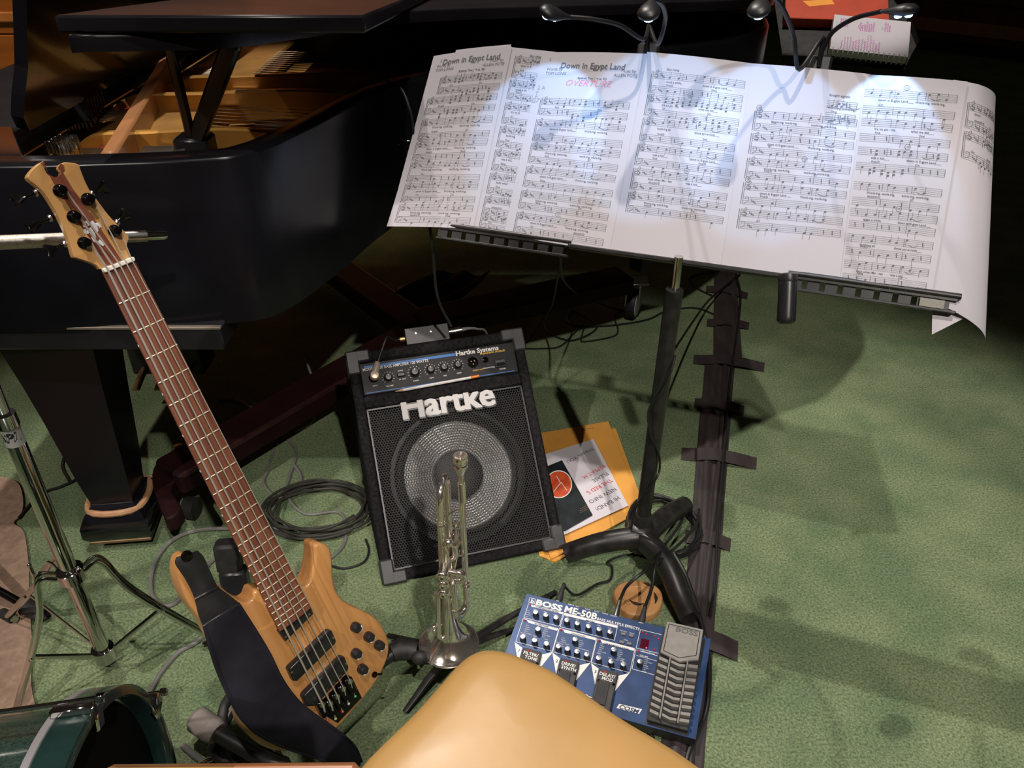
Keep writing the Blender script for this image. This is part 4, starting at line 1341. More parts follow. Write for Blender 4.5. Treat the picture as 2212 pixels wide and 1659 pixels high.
for k in (3, 5, 7, 9, 12, 15, 17, 19, 21):
    y = (fx(k) + fx(k - 1)) / 2
    inst('side_dot', sd, fb, Matrix.Translation((-hw(y) - .0016, y, -.0048)))
MB().box((-hw(0) - .001, -.001, -.007), (hw(0) + .001, .0055, .0045), None, .0012).build('nut', mat('bone_nut', (.82, .78, .70), .4, var=.05), bass, local=True)
# headstock tilted back slightly
HO = -.006
hpx = [(1165, 1440), (1080, 1390), (960, 1340), (835, 1300), (800, 1280), (765, 1160), (720, 1020), (650, 860), (560, 690), (440, 500), (330, 400), (228, 305), (290, 200), (370, 130), (425, 108), (432, 160), (448, 222), (495, 285), (560, 312), (620, 298), (648, 265), (650, 222), (622, 182), (655, 128), (720, 118), (850, 140), (880, 200), (930, 330), (1000, 470), (1100, 600), (1220, 760), (1350, 900), (1475, 1030), (1460, 1120), (1462, 1200), (1490, 1300)]
hs = [hc(*p, HO) for p in hpx]
hs2 = [(p.x, p.y) for p in smooth_path([V((p.x, p.y, 0)) for p in hs], 3, True)]
head = MB().prism(hs2, HO - .018, HO, None, inset=.0012).build('headstock', K['maple'], bass, local=True)
# dark laminate stripe down the middle of the headstock, proud by a hair
st_px = [(1190, 1395), (1000, 1060), (850, 860), (690, 590), (540, 360), (480, 250), (500, 275), (560, 302), (610, 292), (635, 265), (660, 240), (780, 440), (900, 600), (1060, 830), (1250, 1120), (1400, 1345)]
sp_ = [hc(*p, HO + .0006) for p in st_px]
MB().prism([(p.x, p.y) for p in sp_], HO - .0002, HO + .0007).build('laminate_stripe', K['bubinga'], head, local=True, smooth=False)
tp = [hc(*p, HO) for p in [(385, 125), (430, 108), (445, 150), (460, 215), (480, 250), (440, 180)]]
MB().prism([(p.x, p.y) for p in tp], HO - .0002, HO + .0007).build('laminate_stripe', K['bubinga'], head, local=True, smooth=False)
tp = [hc(*p, HO) for p in [(600, 185), (635, 135), (665, 150), (680, 215), (660, 240), (635, 265), (635, 225)]]
MB().prism([(p.x, p.y) for p in tp], HO - .0002, HO + .0007).build('laminate_stripe', K['bubinga'], head, local=True, smooth=False)
# mother-of-pearl inlay flourish
pearl = mat('pearl_inlay', (.80, .80, .82), .25, var=.12, vscale=200, coat=.5)
def inlay(pts, r):
    P = smooth_path([hc(*p, HO + .0008) for p in pts], 5)
    m = MB().tube([V((p.x, p.y, HO + .0010)) for p in P], list(r), 8, flat=(.12, 1))
    n = 0
    for i in range(n - 1):
        d = (P[i + 1] - P[i]).normalized()
        nn = V((-d.y, d.x, 0))
        r0_ = r[0] + (r[1] - r[0]) * i / n
        r1_ = r[0] + (r[1] - r[0]) * (i + 1) / n
        z = V((0, 0, HO + .0012 - P[i].z))
        m.add([P[i] + nn * r0_ + z, P[i + 1] + nn * r1_ + z, P[i + 1] - nn * r1_ + z, P[i] - nn * r0_ + z], [(3, 2, 1, 0)])
    m.build('inlay', pearl, head, local=True, smooth=False)
for pts, r in (([(920, 850), (935, 885), (930, 920)], (.0018, .0018)), ([(950, 840), (975, 870), (985, 900)], (.0022, .0015)), ([(1010, 850), (1050, 890), (1110, 880)], (.0028, .0022)), ([(1105, 865), (1125, 925)], (.0018, .0018)),
               ([(1050, 890), (1080, 950), (1070, 990)], (.0030, .0016)), ([(930, 945), (945, 985), (970, 985), (985, 955)], (.0022, .0016)), ([(990, 930), (1020, 980), (1050, 1030), (1060, 1080), (1090, 1110)], (.0026, .0016)), ([(1020, 1040), (1050, 1090), (1080, 1100)], (.0010, .0010)), ([(1100, 1090), (1130, 1110), (1170, 1140)], (.0028, .0022))):
    inlay(pts, r)
# tuners: bushing, post and key
bush = MB().lathe([(.0088, 0), (.0088, .002), (.0068, .0035), (.0068, .007), (.0048, .009), (.0044, .014), (.0056, .0155), (.0056, .018), (.002, .0185)], None, 18).mesh('tuner_post', K['black_chrome'], True)
posts = [(620, 470), (965, 575), (790, 790), (1295, 965), (920, 1115)]
pos3 = []
for p in posts:
    q = hc(*p, HO)
    pos3.append(q)
    inst('tuner_post', bush, head, Matrix.Translation((q.x, q.y, HO + .0003)))
    MB().lathe([(.0050, .0), (.0050, .0012)], Matrix.Translation((q.x, q.y, HO + .0095)), 14, False, False).build('string_wrap', K['steel'], head, local=True)
keyz = HO - .026
def key(base, tip, wing, lab=None):
    a, b = hc(*base, keyz), hc(*tip, keyz)
    d = (b - a).normalized()
    k = MB().tube([a, a + d * .004, a.lerp(b, .5), a.lerp(b, .52), b], [.0032, .0045, .0036, .0026, .0026], 10).build('tuner_key', K['black_chrome'], head, local=True)
    MB().lathe([(.0046, -.002), (.0052, 0), (.0046, .002)], zframe(a.lerp(b, .42), d), 12).build('key_collar', K['steel'], k, local=True)
    s_ = V((-d.y, d.x, 0))
    L1, w1 = .016, .010
    pts = [(0, -.0025), (.004, -.004), (.012, -w1), (.0165, -w1 * 1.05), (.018, -w1 * .7), (.0155, -.002), (.0155, .002), (.018, w1 * .7), (.0165, w1 * 1.05), (.012, w1), (.004, .004), (0, .0025)]
    tilt = Matrix.Rotation(wing, 4, d)
    Mk = Matrix.Translation(b) @ tilt @ frame((0, 0, 0), d, s_)
    MB().prism(pts, -.0020, .0020, Mk, inset=.0008).build('key_wing', K['black_chrome'], k, local=True)
key((420, 470), (200, 545), .9)
key((590, 770), (380, 865), .9)
key((740, 1105), (600, 1165), .25)
key((980, 530), (1075, 480), .5)
key((1300, 890), (1370, 820), .6)
# strings
K['string'] = mat('roundwound_nickel', (.72, .66, .58), .38, .65, var=.1, vscale=400, aniso=(1, 4, 1))
by_ = bc(780, 1190, 0).y
brx = [bc(750, 1328), bc(806, 1318), bc(855, 1268), bc(898, 1212), bc(945, 1160)]
order = [4, 2, 0, 1, 3]
sad = []
for i in range(5):
    t = (i - 2) / 2
    xn = t * (wn / 2 - .004)
    r = .0017 - .00024 * i
    pq = pos3[order[i]]
    ex_, ey_ = brx[i].x, brx[i].y
    ys = ey_ + .042
    sx_ = xn + (ex_ - xn) * (ys / ey_)
    sad.append((sx_, ys, ex_, ey_))
    MB().tube([(pq.x + .0045 * (1 if pq.x < xn else -1), pq.y - .002, HO + .0115), (xn, .003, .0050), (sx_, ys, .0115), (sx_, ys - .020, .002), (ex_, ey_, -.004)], r, 7).build('string', K['string'], bass, local=True)
# pickups, bridge
def brick(c4, z0, z1, name, mt, parent=None, inset=.003):
    P = [bc(*p, z1) for p in c4]
    return MB().prism([(p.x, p.y) for p in P], z0, z1, None, inset=inset).build(name, mt, parent or bass, local=True)
K['pickup'] = mat('black_pickup_plastic', (.014, .014, .015), .25, var=.2)
ramp = brick([(400, 700), (620, 515), (645, 575), (450, 770)], TOPZ, -.006, 'thumb_ramp', K['pickup'])
pk1 = brick([(472, 975), (480, 955), (755, 695), (775, 695), (805, 765), (800, 785), (530, 1050), (505, 1050)], TOPZ, -.002, 'pickup', K['pickup'])
pk2 = brick([(572, 1170), (580, 1145), (845, 880), (865, 880), (893, 950), (890, 970), (660, 1225), (600, 1230)], TOPZ, -.002, 'pickup', K['pickup'])
for k, (c_, pp_) in enumerate((((490, 985), pk1), ((782, 740), pk1), ((872, 925), pk2), ((455, 740), ramp), ((620, 580), ramp))):
    q_ = bc(*c_, -.002)
    MB().lathe([(.0022, 0), (.0022, .0008), (.001, .001)], Matrix.Translation((q_.x, q_.y, -.0022 if pp_ is not ramp else -.0062)), 8).build('screw', K['steel'], pp_, local=True)
br = brick([(670, 1260), (915, 1020), (985, 1165), (815, 1345)], TOPZ, TOPZ + .004, 'bridge', K['black_chrome'], None, .001)
for i in range(5):
    x, ys, ex_, ey_ = sad[i]
    MB().box((x - .0075, ys - .030, TOPZ + .004), (x + .0075, ys + .006, .004), None, .002).build('saddle', K['black_chrome'], br, local=True)
    MB().tube([(x, ys + .002, .006), (x, ys + .002, .0105)], .005, 10).build('saddle_roller', K['steel'], br, local=True)
    MB().sphere((ex_, ey_, -.004), .0030, None, 8, 6).build('ball_end', mat('ball_end_silk', [(.5, .04, .04), (.5, .4, .1), (.6, .02, .02), (.4, .4, .4), (.02, .35, .1)][i], .5), br, local=True)
# control knobs and switch
kb = MB().lathe([(.0098, 0), (.0098, .004), (.0088, .013), (.0075, .0155), (.001, .016)], None, 18).mesh('control_knob', K['black_plastic'], True)
for i, c_ in enumerate(((948, 672), (1040, 740), (1113, 800), (950, 858), (995, 968))):
    q_ = bc(*c_, TOPZ + .008)
    kk = inst('control_knob', kb, bass, Matrix.Translation((q_.x, q_.y, TOPZ)))
    rp = MB().add([(.0055 * math.cos(a), .0055 * math.sin(a), .0163) for a in [math.radians(200 + 140 * k / 8) for k in range(9)]] + [(.0082 * math.cos(a), .0082 * math.sin(a), .0150) for a in [math.radians(200 + 140 * k / 8) for k in range(9)]], [(k, k + 9, k + 10, k + 1) for k in range(8)])
    inst('knob_mark', rp.mesh('knob_mark', K['white_print'], False), kk, Matrix.Rotation([.9, .2, .1, .1, .1][i], 4, 'Z') @ Matrix.Translation((0, 0, .0004)))
q_ = bc(1070, 1000, TOPZ)
MB().lathe([(.006, 0), (.006, .003), (.004, .004)], Matrix.Translation((q_.x, q_.y, TOPZ)), 12).tube([(q_.x, q_.y, TOPZ), (q_.x + .010, q_.y - .002, TOPZ + .012)], [.0018, .0026], 8).build('toggle_switch', K['black_chrome'], bass, local=True)

# ------------------------------------------------------------------ strap draped over the body
K['strap'] = mat('black_navy_neoprene', (.012, .011, .018), .85, var=.25, vscale=25, bump=.12, bscale=160, spec=.25)
K['leather'] = mat('black_leather', (.018, .018, .019), .38, var=.25, vscale=30, bump=.25, bscale=90)
strap = thing('guitar_strap', 'wide padded black strap with leather end hanging across the bass body', 'strap', BM @ V((-.05, -.75, .01)))
def strap_fn(L_, R_, z):
    a = smooth_path([V((p[0], p[1], 0)) for p in L_], 6)
    b = smooth_path([V((p[0], p[1], 0)) for p in R_], 6)
    def f_(u, v):
        k = v * (len(a) - 1); i = min(int(k), len(a) - 2)
        p = a[i].lerp(a[i + 1], k - i).lerp(b[i].lerp(b[i + 1], k - i), u)
        zz = z(u, v)
        return BM @ bf(p.x, p.y, zz)
    return f_
LE = [(382, 1205), (380, 1220), (400, 1250), (420, 1290), (430, 1330), (440, 1355)]
RE = [(428, 1190), (440, 1203), (455, 1235), (470, 1265), (495, 1285), (520, 1305)]
zf = lambda u, v: .006 + .006 * math.sin(math.pi * u) + .012 * max(0, v - .5)
m = MB().grid(strap_fn(LE, RE, zf), 10, 20, .003, bn)
m.build('leather_end', K['leather'], strap)
m = MB().grid(strap_fn([(440, 1355), (452, 1400), (468, 1450), (490, 1500), (520, 1555), (560, 1592), (620, 1620), (700, 1645), (760, 1665)], [(520, 1305), (552, 1355), (585, 1410), (612, 1465), (645, 1510), (680, 1540), (730, 1575), (770, 1612), (788, 1660)], lambda u, v: .016 + .010 * math.sin(math.pi * u) + .004 * math.sin(v * 16 + u * 3) - .01 * max(0, v - .8)), 14, 50, .005, bn)
m.build('pad', K['strap'], strap)
for side in (.04, .96):
    f_ = strap_fn([(440, 1355), (452, 1400), (468, 1450), (490, 1500), (520, 1555), (560, 1592), (620, 1620), (700, 1645), (760, 1665)], [(520, 1305), (552, 1355), (585, 1410), (612, 1465), (645, 1510), (680, 1540), (730, 1575), (770, 1612), (788, 1660)], lambda u, v: .0165 + .010 * math.sin(math.pi * u) + .004 * math.sin(v * 16 + u * 3) - .01 * max(0, v - .8))
    MB().tube([f_(side, k / 60) for k in range(61)], .0022, 6).build('stitched_edge', K['strap'], strap)
for v in (.62, .98):
    f_ = strap_fn(LE, RE, lambda u, v: zf(u, v) + .001)
    MB().tube([f_(k / 10, v) for k in range(11)], .0018, 6).build('seam', K['leather'], strap)
e_ = bf(405, 1202, .014)
MB().lathe([(.009, 0), (.009, .003), (.005, .005), (.001, .005)], BM @ Matrix.Translation((e_.x, e_.y, .010)), 16).build('strap_button', K['black_chrome'], strap)

# ------------------------------------------------------------------ guitar stand holding the bass
gs = thing('guitar_stand', 'black guitar stand with grey foam-tipped arms under the bass', 'guitar stand', at_z(560, 1480))
gu0 = at_z(528, 1500, .06)
gt_ = at_d(505, 1175, 1.62)
K['foam_grey'] = mat('grey_foam', (.20, .175, .16), .9, var=.2, vscale=40, bump=.15, bscale=400)
MB().tube([gu0, at_d(520, 1300, 1.61)], .014, 12).build('upright', K['black_metal'], gs)
Mg = frame(at_d(517, 1305, 1.61), V((.9, .1, 0)), at_d(508, 1175, 1.56) - at_d(517, 1305, 1.61))
MB().box((-.026, .0, -.018), (.026, .085, .018), Mg, .006).build('neck_clamp', K['black_plastic'], gs)
MB().box((-.028, .08, -.02), (.018, .145, .016), Mg, .006).build('clamp_pad', K['black_rubber'], gs)
aL0, aL1, aL2 = at_z(560, 1635, .07), at_z(470, 1585, .085), at_z(418, 1548, .095)
MB().tube([at_z(620, 1660, .06), aL0, aL1], .014, 12).build('arm', K['black_metal'], gs)
MB().tube([aL1, aL1.lerp(aL2, .15), aL1.lerp(aL2, .85), aL2], [.020, .024, .024, .016], 16).build('foam_tip', K['foam_grey'], gs)
aR0, aR1 = at_z(760, 1480, .06), at_z(862, 1403, .075)
MB().tube([at_z(680, 1560, .06), aR0, aR1], .012, 12).build('arm', K['black_metal'], gs)
MB().tube([aR1 + V((-.015, -.01, 0)), aR1, aR1 + V((.035, .0, -.004))], [.018, .022, .017], 12).sphere(tuple(aR1 + V((.045, -.02, 0))), (.018, .014, .016)).build('foam_tip', K['black_rubber'], gs)
for p_ in ([(528, 1500, .06), (560, 1560, .05), (600, 1640, .012), (640, 1720, .011)], [(528, 1500, .06), (495, 1540, .04), (455, 1640, .011)], [(528, 1500, .06), (600, 1430, .03), (700, 1390, .011)]):
    MB().tube([at_z(*p) for p in p_], .011, 10, 4).build('leg', K['black_metal'], gs)
for p_ in ([(545, 1470, .1), (500, 1500, .10), (480, 1545, .09), (492, 1600, .05), (515, 1650, .02)],):
    MB().tube([at_z(*p) for p in p_], .009, 10, 5).build('support_loop', K['black_rubber'], gs)
# ================================================================== TRUMPET ON ITS PEG STAND
TM = Matrix.Translation((-.130, 1.100, .068))
tr_ = thing('trumpet', 'silver trumpet standing bell down on a peg stand before the amplifier', 'trumpet', TM)
S = K['silver']
bp_ = [(.0605, .0), (.0615, .001), (.0605, .0025), (.056, .005), (.049, .010), (.041, .017), (.034, .026), (.028, .038), (.0225, .055), (.018, .08), (.0148, .11), (.0118, .16), (.0095, .22), (.0080, .28), (.0072, .34)]
MB().lathe(bp_ + [(.0066, .34)] + [(r - .0009, z) for r, z in bp_[::-1][1:]], None, 40, False, False).build('bell', S, tr_, local=True)
MB().tube([(math.cos(a) * .0607, math.sin(a) * .0607, .001) for a in [2 * math.pi * k / 40 for k in range(40)]], .0016, 8, 0, True).build('bell_rim', S, tr_, local=True)
def arc(c, u, v, r, a0, a1, n=14):
    c, u, v = V(c), V(u), V(v)
    return [c + u * (r * math.cos(a0 + (a1 - a0) * k / n)) + v * (r * math.sin(a0 + (a1 - a0) * k / n)) for k in range(n + 1)]
# bell bow turning over at the top and back down into the valves
MB().tube([V((0, 0, .335))] + arc((.004, .030, .378), (-.13, -.99, 0), (0, 0, 1), .0302, 0, math.pi) + [V((.008, .060, .30)), V((.008, .060, .22))], .0068, 16).build('bell_bow', S, tr_, local=True)
MB().lathe([(.0082, 0), (.0090, .002), (.0082, .004)], Matrix.Translation((0, 0, .20)), 18).build('ferrule', S, tr_, local=True)
MB().lathe([(.0078, 0), (.0086, .002), (.0078, .004)], Matrix.Translation((0, 0, .33)), 18).build('ferrule', S, tr_, local=True)
# lead pipe, receiver, mouthpiece
LX, LYy = .040, .004
MB().tube([(LX, LYy, .115), (LX, LYy, .40)], .0060, 16).build('lead_pipe', S, tr_, local=True)
MB().lathe([(.0066, .38), (.0078, .382), (.0078, .385), (.0068, .387), (.0070, .425), (.0066, .426)], Matrix.Translation((LX, LYy, 0)), 16).build('receiver', S, tr_, local=True)
MB().lathe([(.0054, .42), (.0058, .445), (.0085, .453), (.0125, .462), (.0132, .468), (.0118, .4705), (.0136, .473), (.0138, .484), (.0130, .487), (.0105, .487), (.0085, .480), (.0045, .472), (.002, .468)], Matrix.Translation((LX, LYy, 0)), 28).build('mouthpiece', S, tr_, local=True)
# main tuning slide at the bell end
MB().tube([(LX, LYy, .17), (LX, LYy, .125)] + arc((.031, -.013, .125), (.47, .88, 0), (0, 0, -1), .0193, 0, math.pi) + [V((.022, -.030, .125)), V((.020, -.030, .21)), V((.012, .01, .235))], .0066, 16).build('tuning_slide', S, tr_, local=True)
for z in (.165, .175):
    MB().lathe([(.0070, 0), (.0084, .002), (.0070, .004)], Matrix.Translation((LX, LYy, z)), 16).build('ferrule', S, tr_, local=True)
MB().lathe([(.0070, 0), (.0084, .002), (.0070, .004)], Matrix.Translation((.021, -.030, .135)), 16).build('ferrule', S, tr_, local=True)
# brace between bow and lead pipe
MB().tube([(.004, .004, .325), (.014, .004, .335), (.016, .004, .352), (.030, .004, .362), (LX, LYy, .364)], .0017, 8, 4).build('brace', S, tr_, local=True)
MB().tube([(.002, 0, .15), (.020, -.028, .15)], .0018, 8).build('brace', S, tr_, local=True)
# three valves lying side by side, caps towards the camera, finger buttons away
va = V((.14, .98, .05)).normalized()
for k in range(3):
    c = V((.000, -.040, .188 + .0235 * k))
    Mv = zframe(c, va)
    vv = MB().lathe([(.0100, .004), (.0100, .112), (.0092, .114)], Mv, 22).build('valve', S, tr_, local=True)
    MB().lathe([(.0030, -.004), (.0030, -.0025), (.0060, -.003), (.0095, -.002), (.0116, .0), (.0120, .003), (.0112, .006), (.0102, .007)], Mv, 22, True, False).build('bottom_cap', S, vv, local=True)
    MB().lathe([(.0026, -.0042), (.0026, -.0038)], Mv, 12).build('vent_hole', K['black_satin'], vv, local=True)
    MB().lathe([(.0104, .100), (.0114, .102), (.0114, .110), (.0080, .116), (.0030, .118), (.0028, .133), (.0085, .134), (.0088, .137), (.0060, .139)], Mv, 20).build('finger_button', S, vv, local=True)
c1 = V((.0, -.04, .235)) + va * .05
# first, second and third valve slides
MB().tube([V((.006, -.006, .236)), V((.008, -.012, .275))] + arc((.014, -.012, .285), (-1, 0, 0), (0, 0, 1), .010, 0, math.pi) + [V((.024, -.012, .26)), V((.012, .0, .24))], .0058, 14).build('first_valve_slide', S, tr_, local=True)
MB().tube([V((.008, -.02, .213)), V((.026, -.026, .213))] + arc((.030, -.026, .2225), (0, 0, -1), (1, 0, 0), .0095, 0, math.pi) + [V((.026, -.026, .232)), V((.008, -.02, .232))], .0062, 14).build('second_valve_slide', S, tr_, local=True)
MB().tube([V((.004, -.028, .190)), V((.006, -.034, .16)), V((.002, -.036, .07))] + arc((-.006, -.036, .07), (1, 0, 0), (0, 0, -1), .0085, 0, math.pi) + [V((-.0145, -.036, .07)), V((-.012, -.03, .185))], .0058, 14).build('third_valve_slide', S, tr_, local=True)
MB().tube([V((.024, -.012, .262)), V((.026, .02, .30))], .0045, 12).sphere((.013, -.013, .298), .0085).build('slide_knob', S, tr_, local=True)
MB().tube([(-.006, -.036, .10), (-.020, -.040, .098)], .0015, 8).sphere((-.022, -.040, .098), .0045).sphere((-.021, -.046, .094), .004).build('water_key', S, tr_, local=True)
# stand: peg and folding legs
ts = thing('trumpet_stand', 'black folding trumpet stand with thin legs under the silver bell', 'instrument stand', (-.130, 1.10, 0))
MB().lathe([(.013, .03), (.014, .07), (.011, .16), (.006, .20)], Matrix.Translation((-.130, 1.10, 0)), 14).build('peg', K['black_plastic'], ts)
cen = V((-.130, 1.10, .035))
for p in ((838, 1372), (1112, 1358), (874, 1538), (1200, 1278)):
    e = at_z(*p, .008)
    MB().tube([cen, cen.lerp(e, .5) + V((0, 0, .006)), e], [.010, .009, .006], 8, flat=(.6, 1)).build('leg', K['black_metal'], ts)

# ================================================================== BASS EFFECTS UNIT
pTL, pTR, pBR = at_z(1138, 1283, .060), at_z(1535, 1381, .060), at_z(1492, 1594, .034)
PX = (pTR - pTL).normalized()
PW = (pTR - pTL).length
PM = frame(pTL, PX, pTL - (pBR - (pTR - pTL)))         # y goes back from the player
pdn = (pBR - pTR)
PH = pdn.dot(-PM.col[1].to_3d())
PI_ = PM.inverted()
pn = PM.col[2].to_3d()
def pf(cx_, cy_, off=0.0):
    q = PI_ @ on_plane(1050 + cx_ / 3.6145, 1200 + cy_ / 3.6145, PM @ V((0, 0, off)), pn)
    return q.x, q.y
ped = thing('effects_pedal', 'blue bass multi-effects floor unit with knobs and grey treadle', 'effects pedal', PM)
K['blue_metal'] = mat('navy_metallic_enamel', (.018, .045, .125), .38, .35, var=.25, vscale=18, rvar=.08)
m = MB()
cs = [(0, 0), (PW, 0), (PW, -PH), (0, -PH)]
top = [PM @ V((x, y, -.001)) for x, y in cs]
bot = [V((p.x, p.y, .012)) for p in top]
m.add(top + bot, [(3, 2, 1, 0), (4, 5, 6, 7), (0, 1, 5, 4), (1, 2, 6, 5), (2, 3, 7, 6), (3, 0, 4, 7)])
m.build('case', K['black_metal'], ped, smooth=False)
MB().box((-.001, -PH - .001, -.0012), (PW + .001, .001, .0006), None, .0006).build('top_panel', K['blue_metal'], ped, local=True, smooth=False)
for x in (.03, PW - .03):
    for y in (-.03, -PH + .03):
        p = PM @ V((x, y, 0))
        MB().lathe([(.010, 0), (.010, .013)], Matrix.Translation((p.x, p.y, 0)), 12).build('rubber_foot', K['black_rubber'], ped)
T0 = .0007
def pline(pts, w=.0011, closed=False, mt=None, nm='printed_line'):
    P = [V((*pf(*p, T0), T0)) for p in pts]
    if closed:
        P.append(P[0])
    m = MB()
    for a, b in zip(P, P[1:]):
        d = (b - a).normalized(); nn = V((-d.y, d.x, 0)) * w / 2; e = d * w / 2
        m.add([a + nn - e, b + nn + e, b - nn + e, a - nn - e], [(3, 2, 1, 0)])
    m.build(nm, mt or K['white_print'], ped, local=True, smooth=False)
def parea(pts, mt, nm, z=T0):
    P = [V((*pf(*p, z), z)) for p in pts]
    m = MB().add(P, [tuple(range(len(P)))])
    n_ = (P[1] - P[0]).cross(P[2] - P[0]).z
    if n_ < 0:
        m.f = [tuple(q[::-1]) for q in m.f]
    m.build(nm, mt, ped, local=True, smooth=False)
def ptx(s, c0, size, mt=None, align='l', bold=.0, shear=0., sx=1., z=T0 + .0003, nm='lettering'):
    x, y = pf(*c0, z)
    MB().text(s, Matrix.Translation((x, y, z)), size, align, bold, shear, sx).build(nm, mt or K['white_print'], ped, local=True, smooth=False)
navy_print = mat('navy_print', (.02, .035, .09), .6)
def ptfit(s_, c0, c1, size, bold):
    w_ = text_geo(s_, bold)[2]
    d_ = V(pf(*c1, T0)) - V(pf(*c0, T0))
    ptx(s_, c0, size, None, 'l', bold, 0, d_.length / (w_ * size))
ptfit('BOSS', (385, 382), (590, 430), .0195, .045)
ptfit('ME-50B', (608, 438), (862, 500), .0225, .03)
ptfit('BASS MULTIPLE EFFECTS', (866, 502), (1196, 584), .0090, .02)
pline([(340, 328), (385, 340), (378, 378), (333, 366)], .001, True)
ptx('b', (345, 368), .015, None, 'l', .03)
# section outlines and header bars
pline([(330, 378), (605, 445), (570, 552), (296, 485)], .001, True)
parea([(350, 383), (602, 445), (598, 458), (352, 398)], K['white_print'], 'header_bar')
pline([(612, 448), (1028, 548), (1002, 662), (578, 556)], .001, True)
parea([(612, 448), (1028, 548), (1024, 566), (608, 466)], K['white_print'], 'header_bar')
pline([(290, 492), (566, 578), (528, 705), (515, 748), (232, 672), (238, 650)], .001, True)
parea([(318, 502), (562, 570), (556, 588), (330, 524)], K['white_print'], 'header_bar')
pline([(572, 568), (862, 645), (818, 830), (620, 780), (520, 750)], .001, True)
parea([(602, 578), (858, 645), (854, 662), (612, 600)], K['white_print'], 'header_bar')
pline([(868, 650), (1162, 726), (1122, 915), (822, 835)], .001, True)
parea([(895, 658), (1158, 726), (1154, 744), (905, 682)], K['white_print'], 'header_bar')
pline([(1205, 578), (1378, 620), (1350, 765), (1172, 722)], .001, True)
pline([(1168, 735), (1345, 785), (1325, 935), (1140, 885)], .001, True)
pline([(1175, 780), (1340, 825)], .0008)
for s_, c_ in (('COMPRESSOR/LIMITER', (385, 404)), ('MASTER', (780, 510)), ('FILTER/TONE', (378, 536)), ('DRIVE/SYNTH', (665, 612)), ('DELAY/MODULATION', (925, 690))):
    ptx(s_, c_, .0052, navy_print, 'l', .015, 0, 1.0, T0 + .0006)
ptx('PEDAL MODE', (1215, 752), .0045, None, 'l', .015)
ptx('VOLUME', (1200, 782), .0042, None, 'l', .01)
# dial legends: short rows of fine print
for c_, rows in (((312, 430), 5), ((455, 560), 6), ((310, 545), 6), ((590, 645), 5), ((730, 665), 6), ((890, 690), 6), ((1035, 740), 6), ((1238, 815), 7)):
    for k in range(rows):
        ptx(['PHASER', 'T.WAH', 'SLOW GEAR', 'OCTAVE', 'DEFRET', 'T.UP', 'LOW', 'HIGH'][(k * 3 + rows) % 8], (c_[0] - k * 4, c_[1] + k * 15), .0030, None, 'l', .0)
for c_ in ((365, 420), (445, 440), (525, 462), (615, 478), (700, 500), (785, 522), (865, 545), (950, 567), (268, 605), (365, 630), (455, 655), (550, 680), (620, 695), (698, 720), (775, 742), (865, 765), (955, 800), (1045, 820), (455, 352 + 5)):
    if c_[1] > 400:
        ptx('LEVEL', c_, .0032, None, 'l', .0)
for c_, s_ in (((548, 355), 'IN L'), ((640, 382), 'REMOTE'), ((700, 400), 'EXP'), ((770, 418), 'AUX IN'), ((845, 436), 'DC IN'), ((905, 452), 'PHONES'), ((970, 470), 'OUTPUT'), ((1190, 525), 'INPUT')):
    ptx(s_, c_, .0036, None, 'l', .01)
# knobs
pk = MB().lathe([(.0068, 0), (.0068, .002), (.0058, .003), (.0052, .0125)], None, 18, True, False).mesh('knob', K['black_plastic'], True)
pc_ = MB().lathe([(.0052, .0125), (.0050, .0140), (.001, .0143)], None, 18, False, True).mesh('knob_cap', mat('spun_aluminium', (.72, .72, .71), .28, 1.0, var=.2, vscale=150), True)
pmk = MB().box((-.0005, .0005, .0143), (.0005, .0050, .0146)).mesh('knob_pointer', K['black_plastic'], False)
for i, (x, y) in enumerate([(388, 440), (468, 462), (547, 482), (632, 502), (714, 527), (800, 550), (884, 573), (969, 594), (406, 572), (288, 632), (380, 660), (472, 686), (696, 652), (566, 706), (637, 727), (711, 748), (787, 770), (997, 732), (880, 797), (977, 826), (1072, 846), (1202, 826)]):
    q = pf(x, y, .014)
    kk = inst('knob', pk, ped, Matrix.Translation((q[0], q[1], .0006)) @ Matrix.Rotation([.4, -.6, 1.2, -1.8, .1, 2.2][i % 6], 4, 'Z'))
    inst('knob_cap', pc_, kk, Matrix.Identity(4))
    inst('knob_pointer', pmk, kk, Matrix.Identity(4))
# leds, buttons, display
K['red_led'] = mat('red_led', (.25, .01, .015), .3, emit=(1, .03, .06), estr=.25)
ledm = MB().lathe([(.0022, 0), (.0022, .0015), (.0012, .0028), (.0002, .003)], None, 10).mesh('indicator', K['red_led'], True)
for c_ in ((345, 387), (304, 508), (586, 582), (882, 664), (1190, 747), (1222, 600), (1252, 616), (1318, 632), (1345, 652), (1312, 735)):
    q = pf(*c_, T0)
    inst('indicator', ledm, ped, Matrix.Translation((q[0], q[1], .0006)))
btn = MB().box((-.0052, -.0034, 0), (.0052, .0034, .003), None, .001).mesh('button', mat('grey_button', (.16, .15, .15), .45), False)
for c_ in ((1072, 615), (1132, 628), (1058, 678), (1117, 690)):
    q = pf(*c_, T0)
    inst('button', btn, ped, Matrix.Translation((q[0], q[1], .0006)))
ptx('EXIT/EDIT', (1045, 588), .0034); ptx('WRITE', (1118, 606), .0034); ptx('BANK', (1075, 660), .0034)
parea([(1212, 645), (1276, 660), (1262, 735), (1198, 718)], mat('dark_red_display', (.07, .003, .012), .15), 'display')
q = pf(1252, 722, T0)
MB().lathe([(.0016, 0), (.0016, .0006)], Matrix.Translation((q[0], q[1], T0)), 10).build('display_point', mat('red_display_dot', (.5, .02, .06), .4, emit=(1, .05, .15), estr=2.5), ped, local=True)
